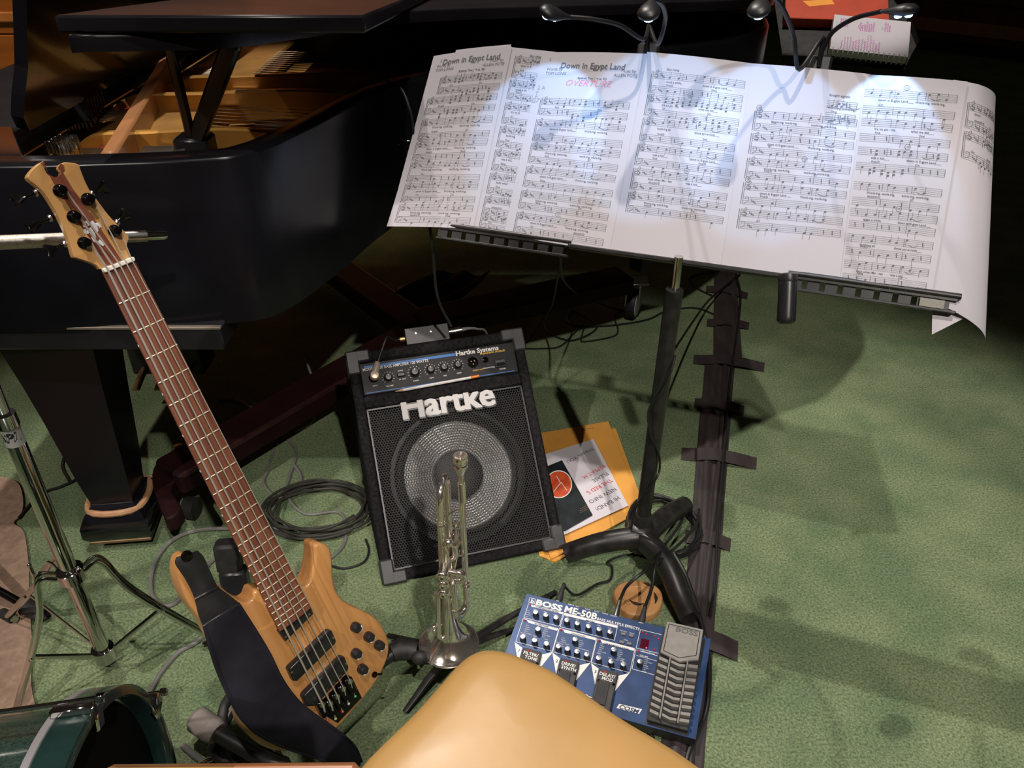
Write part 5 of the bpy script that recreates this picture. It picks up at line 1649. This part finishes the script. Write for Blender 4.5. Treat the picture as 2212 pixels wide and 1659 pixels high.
# three footswitches with white chevrons
K['dark_grey'] = mat('charcoal_rubber', (.040, .038, .036), .6, var=.2, vscale=60, bump=.1, bscale=300)
def footswitch(num, l1, l2, ox, oy, cn, ct):
    s_ = lambda *pts: [(x + ox, y + oy) for x, y in pts]
    parea(s_((820, 840), (880, 885), (850, 1010)), K['white_print'], 'chevron')
    parea(s_((1120, 918), (1035, 938), (1005, 1060)), K['white_print'], 'chevron')
    P = [pf(*p, .012) for p in s_((890, 880), (1030, 915), (1010, 1010), (965, 1222), (812, 1180), (862, 960))]
    fsw = MB().prism(P, .0006, .012, None, inset=.002).build('footswitch', K['dark_grey'], ped, local=True, smooth=False)
    P = [pf(*p, .0135) for p in s_((880, 972), (965, 998), (930, 1170), (838, 1148))]
    MB().prism(P, .012, .0145, None, inset=.001).build('rubber_pad', K['black_rubber'], fsw, local=True, smooth=False)
    for c_ in s_((880, 975), (995, 1005)):
        q_ = pf(*c_, .013)
        MB().lathe([(.0028, 0), (.0028, .001)], Matrix.Translation((q_[0], q_[1], .012)), 10).build('screw', K['black_chrome'], fsw, local=True)
    q_ = pf(*s_((928, 908))[0], .013)
    MB().lathe([(.0024, 0), (.0024, .0018), (.0006, .003)], Matrix.Translation((q_[0], q_[1], .012)), 10).build('indicator', K['red_led'], fsw, local=True)
    for i, t_ in enumerate((l1, l2)):
        q_ = pf(*s_((945, 945 + i * 32))[0], .013)
        MB().text(t_, Matrix.Translation((q_[0], q_[1], .0128)), .0098, 'c', .02).build('lettering', K['white_print'], fsw, local=True, smooth=False)
    q_ = pf(*s_((852, 918))[0], T0)
    MB().text(num, Matrix.Translation((q_[0], q_[1], T0 + .0005)), .0095, 'c', .02).build('lettering', navy_print, ped, local=True, smooth=False)
footswitch('3', 'DELAY/', 'MOD', 0, 0, None, None)
footswitch('2', 'DRIVE/', 'SYNTH', -303, -83, None, None)
footswitch('1', 'FILTER/', 'TONE', -598, -165, None, None)
parea([(700, 1062), (795, 1088), (790, 1115), (696, 1088)], K['white_print'], 'memory_tag')
pline([(668, 1066), (825, 1108)], .0018)
ptx('MEMORY', (712, 1082), .0046, navy_print, 'l', .02, 0, 1, T0 + .0006); ptx('MODE', (722, 1099), .0046, navy_print, 'l', .02, 0, 1, T0 + .0006)
parea([(1040, 1158), (1218, 1200), (1195, 1236), (1018, 1190)], K['white_print'], 'badge')
ptx('COSM', (1038, 1192), .0118, navy_print, 'l', .03, .25, 1.18, T0 + .0006)
# expression treadle: hinged grey plate with an embossed head and chevron treads
K['treadle'] = mat('grey_treadle_rubber', (.24, .225, .205), .55, var=.1, vscale=50, bump=.08, bscale=200)
tz = .020
well = [pf(*p, .001) for p in [(1380, 590), (1715, 660), (1570, 1410), (1240, 1310)]]
MB().prism([*well], .0004, .0016).build('treadle_well', K['black_metal'], ped, local=True, smooth=False)
tpts = [(1412, 510), (1698, 576), (1660, 812), (1580, 1348), (1262, 1262), (1350, 770)]
TP = [pf(*p, tz) for p in tpts]
tread = MB().prism(TP, .004, tz - .010, None, inset=.002).build('treadle', K['black_rubber'], ped, local=True, smooth=False)
hp = [pf(*p, tz) for p in [(1412, 510), (1698, 576), (1660, 812), (1508, 828), (1360, 752)]]
MB().prism(hp, tz - .006, tz, None, inset=.0025).build('treadle_head', K['treadle'], tread, local=True, smooth=False)
rp_ = [pf(*p, tz) for p in [(1428, 535), (1670, 592), (1640, 780), (1508, 800), (1385, 742)]]
mm = MB()
for a, b in zip(rp_, rp_[1:] + rp_[:1]):
    mm.tube([V((*a, tz)), V((*b, tz))], .0009, 6)
mm.build('emboss_line', K['black_rubber'], tread, local=True)
x, y = pf(1480, 590, tz)
MB().text('BOSS', Matrix.Translation((x, y, tz - .0002)), .0165, 'l', .03, 0, 1.2, ext=.0008).build('embossed_lettering', mat('embossed_grey', (.11, .105, .10), .5), tread, local=True, smooth=False)
tq = [V(p) for p in [(1352, 772), (1662, 838), (1582, 1345), (1264, 1258)]]
def tuv(u, v):
    p = tq[0].lerp(tq[1], u).lerp(tq[3].lerp(tq[2], u), v)
    return pf(p.x, p.y, tz)
def bar(u0, u1, v0, v1, v0b, v1b):
    MB().prism([tuv(u0, v0), tuv(u1, v0b), tuv(u1, v1b), tuv(u0, v1)], tz - .010, tz - .001, None, inset=.0006).build('tread_bar', K['treadle'], tread, local=True, smooth=False)
for k in range(9):
    v = .02 + k * .105
    bar(.01, .24, v, v + .050, v + .030, v + .080)
    bar(.32, .52, v + .02, v + .062, v + .052, v + .094)
    bar(.52, .68, v + .052, v + .094, v + .042, v + .084)
    bar(.75, .99, v + .028, v + .078, v + .012, v + .062)
for u in (.26, .70):
    MB().prism([tuv(u, 0), tuv(u + .04, 0.01), tuv(u + .04, .97), tuv(u, .96)], tz - .007, tz - .0012, None, inset=.0006).build('tread_rib', K['treadle'], tread, local=True, smooth=False)

# plugs and leads at the back of the unit
def plug_lead(label, c0, pts, plugmat, r=.0036):
    a = PM @ V((*pf(*c0, 0), -.014))
    back = PM.col[1].to_3d()
    t_ = thing('instrument_lead', label, 'cable', a)
    MB().tube([a, a + back * .018, a + back * .03, a + back * .055], [.0075, .0075, .006, .0042], 12).build('plug', plugmat, t_)
    MB().tube([a + back * .05] + [at_z(*p) for p in pts], r, 10, 6).build('lead', K['black_cable'], t_)
plug_lead('black lead with silver plug rising from the middle of the effects unit', (1010, 465), [(1355, 1265, .10), (1395, 1232, .12), (1440, 1200, .09), (1500, 1140, .05), (1510, 1100, .02)], K['steel'])
plug_lead('black lead with black plug from the right of the effects unit', (1210, 520), [(1408, 1270, .09), (1415, 1225, .12), (1428, 1190, .10), (1470, 1130, .05), (1480, 1090, .02)], K['black_rubber'])
plug_lead('thin black power lead running left from the effects unit', (560, 345), [(1245, 1286, .02), (1290, 1262, .01), (1318, 1252, .008), (1322, 1225, .006), (1312, 1215, .006), (1345, 1200, .006), (1420, 1195, .006)], K['black_rubber'], .003)

# ================================================================== ENVELOPES, NOTE AND PROGRAMME
K['manila'] = mat('orange_manila', (.66, .31, .055), .7, var=.08, vscale=12, bump=.12, bscale=25)
def flat(name, label, cat, pts, z, th, mt, group=None):
    P = [at_z(*p, z) for p in pts]
    o = MB().prism([(p.x, p.y) for p in P], z - th, z).build(name, mt, smooth=False)
    return tag(o, label, cat, group)
flat('envelope', 'lower manila envelope, its corner showing below the amplifier', 'envelope', [(1120, 950), (1330, 925), (1392, 1095), (1200, 1214), (1165, 1200)], .004, .0035, K['manila'], 'manila envelopes')
ev = flat('envelope', 'upper manila envelope with a scrawled name, lying under the white note', 'envelope', [(1110, 945), (1314, 910), (1388, 1102), (1190, 1208), (1180, 1180)], .008, .0035, K['manila'], 'manila envelopes')
def ftext(m, s, p0, p1, size, z, bold=0., shear=0., align='l', sx=1.0):
    a, b = at_z(*p0, z), at_z(*p1, z)
    d = (b - a).normalized()
    m.text(s, frame(a, d, V((-d.y, d.x, 0))), size, align, bold, shear, sx)
m = MB(); ftext(m, 'R~~', (1258, 932), (1296, 924), .022, .0085, 0, .3)
m.build('handwriting', K['ink'], ev, smooth=False)
nt_ = flat('note_sheet', 'white printed note with red and grey words on manila envelope', 'paper', [(1166, 985), (1282, 948), (1357, 1092), (1212, 1158), (1205, 1160)], .0135, .0012, K['paper'])
grey_ink = mat('grey_ink', (.10, .10, .11), .8)
red_ink = mat('red_ink', (.55, .05, .06), .8)
# written upside down to the camera
for s_, p0, p1, sz_, mt in (('HI BAND!', (1334, 1072), (1283, 1098), .0190, grey_ink), ('NEW INFO', (1326, 1053), (1270, 1082), .0190, grey_ink), ('THE RED S', (1318, 1034), (1262, 1064), .0190, red_ink), ('PLEASE', (1309, 1020), (1272, 1040), .0180, grey_ink), ('REPEAT M.', (1302, 1004), (1244, 1036), .0185, red_ink), ('THANK YOU', (1279, 966), (1222, 996), .0175, grey_ink)):
    m = MB(); ftext(m, s_, p0, p1, sz_, .0142)
    m.build('lettering', mt, nt_, smooth=False)
pr_ = flat('programme', 'black programme card with a red round emblem beside the amplifier', 'booklet', [(1150, 1020), (1214, 994), (1280, 1112), (1222, 1145), (1195, 1150)], .017, .002, mat('black_card', (.012, .017, .020), .4, var=.5, vscale=20))
ec = at_z(1214, 1042, .0175)
def disc(cx_, cy_, rx, mt, nm, z, a0=0, a1=360, n=28):
    P = [at_z(cx_ + rx * math.cos(math.radians(a0 + (a1 - a0) * k / n)), cy_ + rx * 1.04 * math.sin(math.radians(a0 + (a1 - a0) * k / n)), z) for k in range(n + (0 if a1 - a0 >= 360 else 1))]
    m = MB().add([(p.x, p.y, z) for p in P], [tuple(range(len(P)))[::-1]])
    return m.build(nm, mt, pr_, smooth=False)
disc(1207, 1046, 29, K['white_print'], 'emblem_ring', .0173)
disc(1207, 1046, 27, mat('emblem_red', (.50, .035, .02), .5, col2=(.62, .12, .03), vscale=40), 'emblem', .0176)
em = MB()
for a, b in (((1196, 1062), (1212, 1042)), ((1212, 1042), (1225, 1060)), ((1210, 1042), (1202, 1028))):
    p, q = at_z(*a, .018), at_z(*b, .018)
    em.tube([p, q], .0011, 5)
em.build('emblem_strokes', K['white_print'], pr_)
disc(1207, 1046, 26, mat('emblem_orange', (.72, .28, .05), .5), 'emblem_band', .01775, -35, 8)
for k in range(3):
    m = MB(); ftext(m, '~ ~ ~ ~', (1268, 1098 - k * 4), (1245, 1110 - k * 4), .008, .0175)
    m.build('fine_print', mat('gold_fine_print', (.45, .25, .1), .6), pr_, smooth=False)

# carved round wooden piece behind the effects unit
K['carved'] = wood('carved_pale_wood', (.42, .20, .07), (.56, .30, .12), 0, 40, .5, .1, .3)
wc = at_z(1378, 1296, .012)
wpz = thing('wooden_disc', 'round carved wooden piece with dark slots behind the effects unit', 'wood carving', wc)
base_r = [V((math.cos(a) * .056 * (1 + .05 * math.sin(3 * a)), math.sin(a) * .056 * (1 + .04 * math.cos(2 * a)), 0)) + V((wc.x, wc.y, 0)) for a in [2 * math.pi * k / 36 for k in range(36)]]
MB().prism([(p.x, p.y) for p in base_r], 0, .022, None, inset=.006).build('disc', K['carved'], wpz)
MB().tube([V((wc.x + .034 * math.cos(a), wc.y + .030 * math.sin(a), .0222)) for a in [math.radians(30 + 200 * k / 14) for k in range(15)]], .0035, 8).build('carved_ridge', K['carved'], wpz)
dk = mat('dark_slot', (.025, .014, .008), .8)
for a0, a1, r in ((200, 300, .022), (330, 380, .040), (40, 70, .046)):
    MB().tube([V((wc.x + r * math.cos(math.radians(a0 + (a1 - a0) * k / 8)), wc.y + r * math.sin(math.radians(a0 + (a1 - a0) * k / 8)), .0215)) for k in range(9)], [.001, .0045, .001], 8).build('slot', dk, wpz)

# ================================================================== CYMBAL STAND
C0 = V((-.803, 1.042, .10)); C1 = V((-.803, 1.042, .684))
cy_ = thing('cymbal_stand', 'chrome cymbal stand with braced tripod legs and a boom arm', 'cymbal stand', (C0.x, C0.y, 0))
MB().tube([C0, C1], .0145, 20).build('tube', K['chrome'], cy_)
MB().tube([C1 - V((0, 0, .01)), (C1.x, C1.y, 1.0)], .0105, 16).build('upper_tube', K['chrome'], cy_)
MB().lathe([(.0145, -.012), (.0165, -.012), (.0165, .012), (.0145, .012)], Matrix.Translation(C1 - V((0, 0, .008))), 20).build('tube_collar', K['chrome'], cy_)
sy = at_y(18, 945, 1.03)
MB().lathe([(.0148, -.020), (.0148, .020)], Matrix.Translation((C0.x, C0.y, sy.z)), 24, False, False).build('sticker', mat('pale_label', (.33, .34, .32), .5, var=.1), cy_)
m = MB()
vs_, fs_, wd_ = text_geo('SPL', .04, .25)
m.add([(C0.x + .0150 * math.sin((x - wd_ / 2) * .022 / .0150 + .2), C0.y - .0150 * math.cos((x - wd_ / 2) * .022 / .0150 + .2), sy.z - .009 + y * .024) for x, y in vs_], fs_)
m.build('lettering', K['black_plastic'], cy_, smooth=False)
# leg collar with wing screw, three double-strip legs and braces
zc = at_y(150, 1238, 1.042).z
MB().lathe([(.0148, -.016), (.023, -.014), (.024, .010), (.019, .014), (.0148, .014)], Matrix.Translation((C0.x, C0.y, zc)), 20).build('leg_collar', K['chrome'], cy_)
MB().tube([(C0.x - .02, C0.y - .004, zc + .002), (C0.x - .052, C0.y - .008, zc + .008)], .004, 8).box((C0.x - .066, C0.y - .012, zc - .012), (C0.x - .058, C0.y - .004, zc + .032), None, .003).build('wing_screw', K['chrome'], cy_)
zb = .115
MB().lathe([(.0148, -.02), (.021, -.018), (.021, .012), (.0148, .014)], Matrix.Translation((C0.x, C0.y, zb)), 20).build('brace_collar', K['chrome'], cy_)
fR, fL = at_z(470, 1385, .012), at_z(28, 1560, .012)
f3 = V((C0.x, C0.y, 0)) * 2 - (fR + fL) * .5
f3 = V((C0.x - .06, C0.y + .30, .012))
for i, ft in enumerate((fR, fL, V((-1.12, 1.22, .012)))):
    d = V((ft.x - C0.x, ft.y - C0.y, 0)).normalized()
    s_ = V((-d.y, d.x, 0)) * .007
    top_ = V((C0.x, C0.y, zc)) + d * .022
    P = [top_, top_ + d * .03 + V((0, 0, .004)), top_.lerp(ft, .35) + V((0, 0, .015)), ft]
    lg = MB()
    for sg in (-1, 1):
        lg.tube([p + s_ * sg for p in P], .0058, 8, 6, flat=(1.0, .35))
    lg.tube([ft + d * -.03 + V((0, 0, .008)), ft], .008, 8)
    lo = lg.build('leg', K['chrome'], cy_)
    MB().tube([ft - d * .02 + V((0, 0, .004)), ft + d * .02 - V((0, 0, .000))], [.011, .0115], 12).build('rubber_foot', K['black_rubber'], lo)
    q1 = top_.lerp(ft, .55) + V((0, 0, .008))
    MB().tube([V((C0.x, C0.y, zb)) + d * .02, q1], .0065, 8, flat=(1, .35)).build('brace', K['chrome'], cy_)
    MB().tube([q1 - s_ * 1.6, q1 + s_ * 1.6], .004, 8).build('rivet', K['chrome'], cy_)
# boom arm with knurled grip, passing behind the bass headstock
g0, g1 = at_d(-140, 530, 1.10), at_d(360, 508, 1.275)
MB().tube([g0, g0.lerp(g1, .68)], .0105, 16).build('boom_arm', mat('knurled_steel', (.50, .47, .42), .35, 1.0, var=.25, vscale=350, bump=.25, bscale=2600), cy_)
MB().tube([g0.lerp(g1, .66), g0.lerp(g1, .90)], .0090, 16).build('boom_arm', K['steel'], cy_)
MB().tube([g0.lerp(g1, .88), g0.lerp(g1, .985), g1], [.0072, .0072, .0055], 16).build('boom_tip', K['chrome'], cy_)
MB().lathe([(.0, -.02), (.02, -.018), (.02, .018), (.0, .02)], zframe((C1.x, C1.y, 1.0), (0, 1, 0)), 16).tube([(C1.x, C1.y, .99), g0.lerp(g1, .1)], .009, 10).build('tilter', K['chrome'], cy_)

# another stand's leg with black rubber foot on the rug
l2 = thing('stand_leg', 'dark stand leg with ribbed black rubber foot resting on the rug', 'stand leg', at_z(80, 1325))
pL0, pL1 = at_z(-160, 1190, .16), at_z(50, 1305, .03)
MB().tube([pL0, pL1], .009, 12).build('tube', K['black_chrome'], l2)
e = at_z(92, 1330, .019)
fv = (e - pL1)
MB().tube([pL1 - fv * .2] + [pL1 + fv * (k / 10) for k in range(1, 11)] + [e], [.012] + [.0165 if k % 2 else .0185 for k in range(10)] + [.015], 14).build('rubber_foot', K['black_rubber'], l2)

# ================================================================== BASS DRUM
DR = .275
dn = V((.985, .17, 0)).normalized()
dh_ = V((-.17, .985, 0)).normalized()
dc = V((-.495, .495, DR + .012))
drum = thing('bass_drum', 'dark green sparkle bass drum with chrome claws at the lower left', 'drum', (dc.x - .2, dc.y, 0))
Md = Matrix((dh_, V((0, 0, 1)), dn)).transposed().to_4x4(); Md.translation = dc
K['shell'] = mat('green_sparkle_wrap', (.022, .042, .034), .25, .2, var=.5, vscale=300, coat=.5)
K['hoop'] = mat('green_hoop_lacquer', (.010, .028, .025), .22, .2, var=.2, vscale=20, coat=.6)
MB().lathe([(DR - .012, -.30), (DR - .012, -.035)], Md, 64, False, False).lathe([(DR - .02, -.035), (DR - .02, -.30)], Md, 64, False, False).build('shell', K['shell'], drum)
MB().lathe([(DR - .008, -.045), (DR + .004, -.045), (DR + .006, -.040), (DR + .006, -.002), (DR + .003, .0), (DR - .008, .0), (DR - .010, -.004), (DR - .010, -.041), (DR - .008, -.045)], Md, 72, False, False).build('hoop', K['hoop'], drum)
MB().lathe([(DR + .002, -.055), (DR + .0068, -.052), (DR + .0068, -.043), (DR + .002, -.041)], Md, 72, False, False).build('metal_trim', mat('grey_trim', (.30, .29, .30), .35, .5), drum)
MB().lathe([(DR - .011, -.030), (DR - .02, -.026), (.001, -.026)], Md, 64, False, False).build('drum_head', mat('black_drum_head', (.004, .004, .005), .8, spec=.08), drum)
for ang in (-128, -78, -26, 26, 78, 130, 180):
    a = math.radians(90 - ang - 90 + 0)
    a = math.radians(ang)
    # angle measured from the top of the drum towards the far side is negative
    rd = V((-math.sin(a), math.cos(a)))      # in (dh_, z) coordinates
    Mc = Md @ Matrix.Rotation(math.atan2(rd.y, rd.x) - math.pi / 2, 4, 'Z')
    cl = MB().box((-.011, DR + .004, -.050), (.011, DR + .018, .004), Mc, .004).box((-.011, DR - .020, -.004), (.011, DR + .016, .006), Mc, .003).build('claw_hook', K['chrome'], drum)
    MB().tube([Mc @ V((0, DR + .020, .004)), Mc @ V((0, DR + .020, -.150))], .0032, 8).build('tension_rod', K['chrome'], cl)
    MB().box((-.0045, DR + .015, .003), (.0045, DR + .025, .014), Mc, .001).build('rod_head', K['chrome'], cl)
    MB().box((-.016, DR - .012, -.215), (.016, DR + .016, -.150), Mc, .008).build('lug', K['chrome'], drum)
MB().sphere((0, 0, 0), (.001, .001, .001), Matrix.Translation(dc - dn * .28 - V((0, 0, DR))), 4, 3)
MB().tube([dc - dn * .2 + dh_ * (DR * .7) - V((0, 0, DR * .6)), at_z(455, 1640, .02) - dn * .0], .006, 10).build('spur', K['chrome'], drum)

# ================================================================== YELLOW-PADDED CHAIRS
K['vinyl'] = mat('mustard_vinyl', (.46, .27, .09), .36, var=.07, vscale=7, bump=.10, bscale=30, rvar=.06)
stz = .475
so = [at_z(*p, stz) for p in [(1052, 1402), (1102, 1404), (1170, 1432), (1300, 1520), (1500, 1655)]]
ch = thing('padded_chair', 'mustard yellow vinyl padded seat in the foreground centre', 'chair', (.01, .47, 0))
ap = at_z(1050, 1398, stz)
dl = (at_z(785, 1660, stz) - at_z(960, 1462, stz)).normalized()
drr = (at_z(1505, 1660, stz) - at_z(1205, 1452, stz)).normalized()
lA = at_z(960, 1460, stz); rA = at_z(1205, 1450, stz)
lE = lA + dl * .20; rE = rA + drr * .25
cor = [lE, lA.lerp(lE, .3), lA, at_z(985, 1432, stz), at_z(1015, 1408, stz), at_z(1050, 1397, stz), at_z(1095, 1403, stz), at_z(1145, 1422, stz), rA, rA.lerp(rE, .4), rE]
near = rE + dl * .17
near2 = lE + drr * .17
cor += [rE + dl * .1, (near + near2) / 2 + V((.05, .02, 0)), (near + near2) / 2 + V((-.05, .02, 0)), lE + drr * .1]
sp2 = smooth_path([V((p.x, p.y, 0)) for p in cor], 5, True)
cen_ = sum(sp2, V((0, 0, 0))) / len(sp2)
m = MB()
vs, fs = [], []
lay = [(1.0 - .02, -.055), (1.0, -.045), (1.004, -.028), (1.0, -.012), (.985, -.003), (.95, .003), (.85, .009), (.6, .014), (.3, .016), (.02, .017)]
n = len(sp2)
for s_, dz in lay:
    for p in sp2:
        q = cen_ + (p - cen_) * s_
        vs.append((q.x, q.y, stz - .003 + dz))
for r in range(len(lay) - 1):
    for i in range(n):
        fs.append((r * n + i, r * n + (i + 1) % n, (r + 1) * n + (i + 1) % n, (r + 1) * n + i))
fs += [tuple(range(n))[::-1], tuple((len(lay) - 1) * n + i for i in range(n))]
m.add(vs, fs).build('seat_pad', K['vinyl'], ch)
K['chair_wood'] = wood('red_brown_chair_wood', (.24, .085, .03), (.33, .125, .045), 0, 30, .4, .3, .1)
MB().prism([(cen_.x + (p.x - cen_.x) * .93, cen_.y + (p.y - cen_.y) * .93) for p in sp2], stz - .085, stz - .056).build('seat_frame', K['chair_wood'], ch)
for p in (ap, lE, rE, (near + near2) / 2):
    b_ = cen_ + (V((p.x, p.y, 0)) - cen_) * .72
    MB().tube([(b_.x, b_.y, stz - .08), (b_.x, b_.y, 0)], [.016, .011], 10).build('leg', K['chair_wood'], ch)
# back rail of a second chair, at the very bottom of the view
rz = .80
ra, rb_ = at_z(222, 1634, rz), at_z(786, 1629, rz)
ch2 = thing('wooden_chair', 'red-brown wooden chair rail with yellow pad along the bottom edge', 'chair', (ra.x * .5 + rb_.x * .5, ra.y - .2, 0))
ex_ = (rb_ - ra).normalized()
Mr = frame(ra, ex_, V((-ex_.y, ex_.x, 0)))
Lr = (rb_ - ra).length
MB().box((0, -.030, -.05), (Lr, -.002, .0), Mr, .008).build('top_rail', K['chair_wood'], ch2)
MB().box((.006, -.034, -.20), (Lr * .55, -.006, .004), Mr, .008).build('back_pad', K['vinyl'], ch2)
for x in (.015, Lr - .015):
    MB().tube([Mr @ V((x, -.016, -.04)), Mr @ V((x, -.02, -.40)), V((*(Mr @ V((x, -.05, 0))).xy, 0))], .013, 10).build('back_post', K['chair_wood'], ch2)
MB().box((0, -.40, -.37), (Lr, -.035, -.34), Mr, .01).build('seat', K['vinyl'], ch2)
for x in (.02, Lr - .02):
    p = Mr @ V((x, -.38, -.36))
    MB().tube([p, (p.x, p.y, 0)], .012, 10).build('leg', K['chair_wood'], ch2)

# ================================================================== CABLES
def cable(label, pts, r=.0036, mt='black_cable', sm=6, name='cable'):
    P = [at_z(p[0], p[1], (p[2] if len(p) > 2 else 0) + r) for p in pts]
    o = MB().tube(P, r, 8, sm).build(name, K[mt])
    return tag(o, label, 'cable')
cable('grey cable looping round left of the strap', [(600, 960), (560, 900), (520, 868), (470, 860)], .0045, 'grey_cable')['label'] = 'grey cable end running up under the piano beam'
cable('thick grey cable in a wide arc left of the bass body', [(560, 1140), (495, 1142), (430, 1145), (375, 1165), (340, 1205), (326, 1255), (335, 1295), (375, 1305), (430, 1240), (490, 1185), (560, 1150), (620, 1140)], .0052, 'grey_cable')
cable('grey cable looping down beside the strap to the drum', [(500, 1400), (450, 1372), (420, 1390), (385, 1410), (350, 1450), (332, 1480), (322, 1500)], .0050, 'grey_cable')
cable('grey cable pair falling from the truck beam to the coil', [(530, 868, .10), (570, 905, .05), (590, 960), (580, 1010), (570, 1045), (600, 1075), (640, 1065), (650, 1030), (632, 1000)], .0042, 'grey_cable')
cable('second grey cable dropping straight from the truck beam', [(545, 862, .10), (580, 890, .06), (612, 940), (640, 975), (625, 1030), (620, 1070), (660, 1110), (735, 1108), (745, 1170), (700, 1215), (640, 1235)], .0042, 'grey_cable')
cable('grey cable loop hanging beside the amplifier near the piano', [(660, 775, .2), (678, 830, .12), (682, 880, .05), (670, 915, .01), (640, 930)], .004, 'grey_cable')
# coiled black cable between bass and amplifier
rnd = random.Random(3)
pts = []
for k in range(7 * 14):
    a = 2 * math.pi * k / 14
    rr_ = .125 + .018 * math.sin(k * .37) + rnd.uniform(-.006, .006)
    c = at_z(690, 1110)
    pts.append(V((c.x + rr_ * 1.0 * math.cos(a), c.y + rr_ * .75 * math.sin(a), .005 + .0032 * (k / 14) + rnd.uniform(0, .002))))
tag(MB().tube(pts, .0036, 7, 2).build('cable_coil', mat('dark_olive_cable', (.035, .033, .028), .45)), 'coil of dark cable on carpet between bass neck and amplifier', 'cable')
cable('thin black cable leaving the coil toward the bass horn', [(790, 1165), (797, 1190), (785, 1215), (745, 1228), (715, 1222), (690, 1212)], .003)
# coil at the music stand base
pts = []
c = at_z(1440, 1160)
for k in range(6 * 14):
    a = 2 * math.pi * k / 14 + .4
    rr_ = .10 + .02 * math.sin(k * .45) + rnd.uniform(-.008, .008)
    pts.append(V((c.x + rr_ * .85 * math.cos(a), c.y + rr_ * 1.05 * math.sin(a), .006 + .004 * (k / 14) + rnd.uniform(0, .003))))
tag(MB().tube(pts, .0040, 7, 2).build('cable_coil', K['black_cable']), 'coil of black cable heaped at the foot of the music stand', 'cable')
cable('black cable running down the right edge of the effects unit', [(1455, 1195, .06), (1480, 1240, .04), (1505, 1310, .02), (1525, 1385, .012), (1533, 1450, .01), (1525, 1540, .008), (1490, 1620, .008), (1470, 1700)], .0050)
cable('black cable curling under the near edge of the effects unit', [(1330, 1545, .01), (1380, 1560, .006), (1408, 1590), (1416, 1640)], .0050)
cable('cable looping on carpet below the caster wheel', [(1175, 700), (1190, 722), (1240, 735), (1290, 705), (1240, 672), (1225, 690), (1250, 705), (1330, 702), (1400, 690), (1440, 672), (1500, 665), (1545, 680)], .0036)
cable('thin cable zigzagging on carpet right of the amplifier', [(1050, 745), (1100, 752), (1170, 753), (1210, 748), (1240, 720), (1262, 700), (1256, 730), (1262, 738), (1320, 728), (1335, 715), (1328, 690), (1330, 680)], .0030)
cable('thin cable sagging from the desk to the floor by the caster', [(1210, 558, .62), (1215, 600, .48), (1235, 625, .3), (1260, 642, .12), (1330, 668, .01), (1360, 672)], .0030)
cable('thin cable dropping behind the ledge to the amplifier side', [(1212, 560, .60), (1203, 610, .42), (1195, 650, .25), (1180, 682, .12), (1150, 725, .01), (1120, 760)], .0030)
cable('black cable looping beside the top of the tape run', [(1540, 640), (1510, 625), (1490, 605), (1500, 595), (1540, 588), (1560, 592)], .0036)
cable('black cable slung from tape run across to the stand pole', [(1600, 590, .01), (1570, 615, .02), (1530, 650, .05), (1500, 690, .12), (1470, 735, .22), (1452, 762, .30)], .0036)
pw = lambda t, off: pole_b.lerp(pole_t, t) + V(off)
o = MB().tube([pw(.72, (.019, -.005, 0)), pw(.66, (.010, -.020, 0)), pw(.60, (-.004, -.022, 0)), pw(.52, (-.021, -.010, 0)), pw(.44, (-.014, -.020, 0)), pw(.36, (.010, -.021, 0)), pw(.28, (.020, -.012, 0)), pw(.24, (.010, -.022, 0)), pw(.12, (-.02, -.012, 0)), pw(.02, (-.028, -.02, 0))], .0026, 8, 6).build('cable', K['black_cable'])
tag(o, 'thin black lamp cord wound round the music stand pole', 'cable')
cable('black cable lying along the ridge of the tape run', [(1590, 590, .012), (1600, 640, .014), (1592, 720, .014), (1580, 800, .018), (1570, 900, .018), (1562, 1000, .018), (1552, 1120, .018), (1545, 1250, .018), (1535, 1330, .016)], .0036)
cable('brown cable crossing behind the piano leg', [(40, 1120), (70, 1085), (100, 1062), (130, 1052), (165, 1035), (185, 1010), (200, 985)], .0040)
cable('black cable loop lying left of the piano leg', [(150, 1040), (135, 1010), (140, 985), (160, 965), (185, 962)], .0036)
cable('black cable beside the guitar stand foot', [(470, 1600), (455, 1640), (480, 1690), (520, 1700)], .006)
cable('black cable hanging in a loop below the grey foam tip', [(462, 1600, .06), (455, 1625, .03), (480, 1645, .01), (520, 1640, .01), (545, 1610, .02)], .006)
cable('grey cable running out from under the drum', [(395, 1610), (420, 1632), (450, 1655), (480, 1690)], .006, 'grey_cable')
cp = [at_d(835, 175, 1.72), at_d(868, 195, 1.71), at_d(885, 240, 1.71), at_d(893, 280, 1.73), at_d(925, 470, 1.76), at_d(935, 540, 1.80), at_d(945, 640, 1.88), at_d(975, 705, 1.93)]
tag(MB().tube(cp, .0035, 8, 6).build('cable', K['black_cable']), 'black cable dropping behind the left pages to the DI box', 'cable')
tag(MB().lathe([(.035, .0), (.035, .012), (.028, .016), (.001, .016)], Matrix.Translation(at_z(878, 630, .0)), 24).build('caster_cup', mat('dark_caster_cup', (.03, .024, .03), .5, var=.3)), 'dark round caster cup lying on the carpet under the piano', 'caster cup')
# crumbs on the carpet
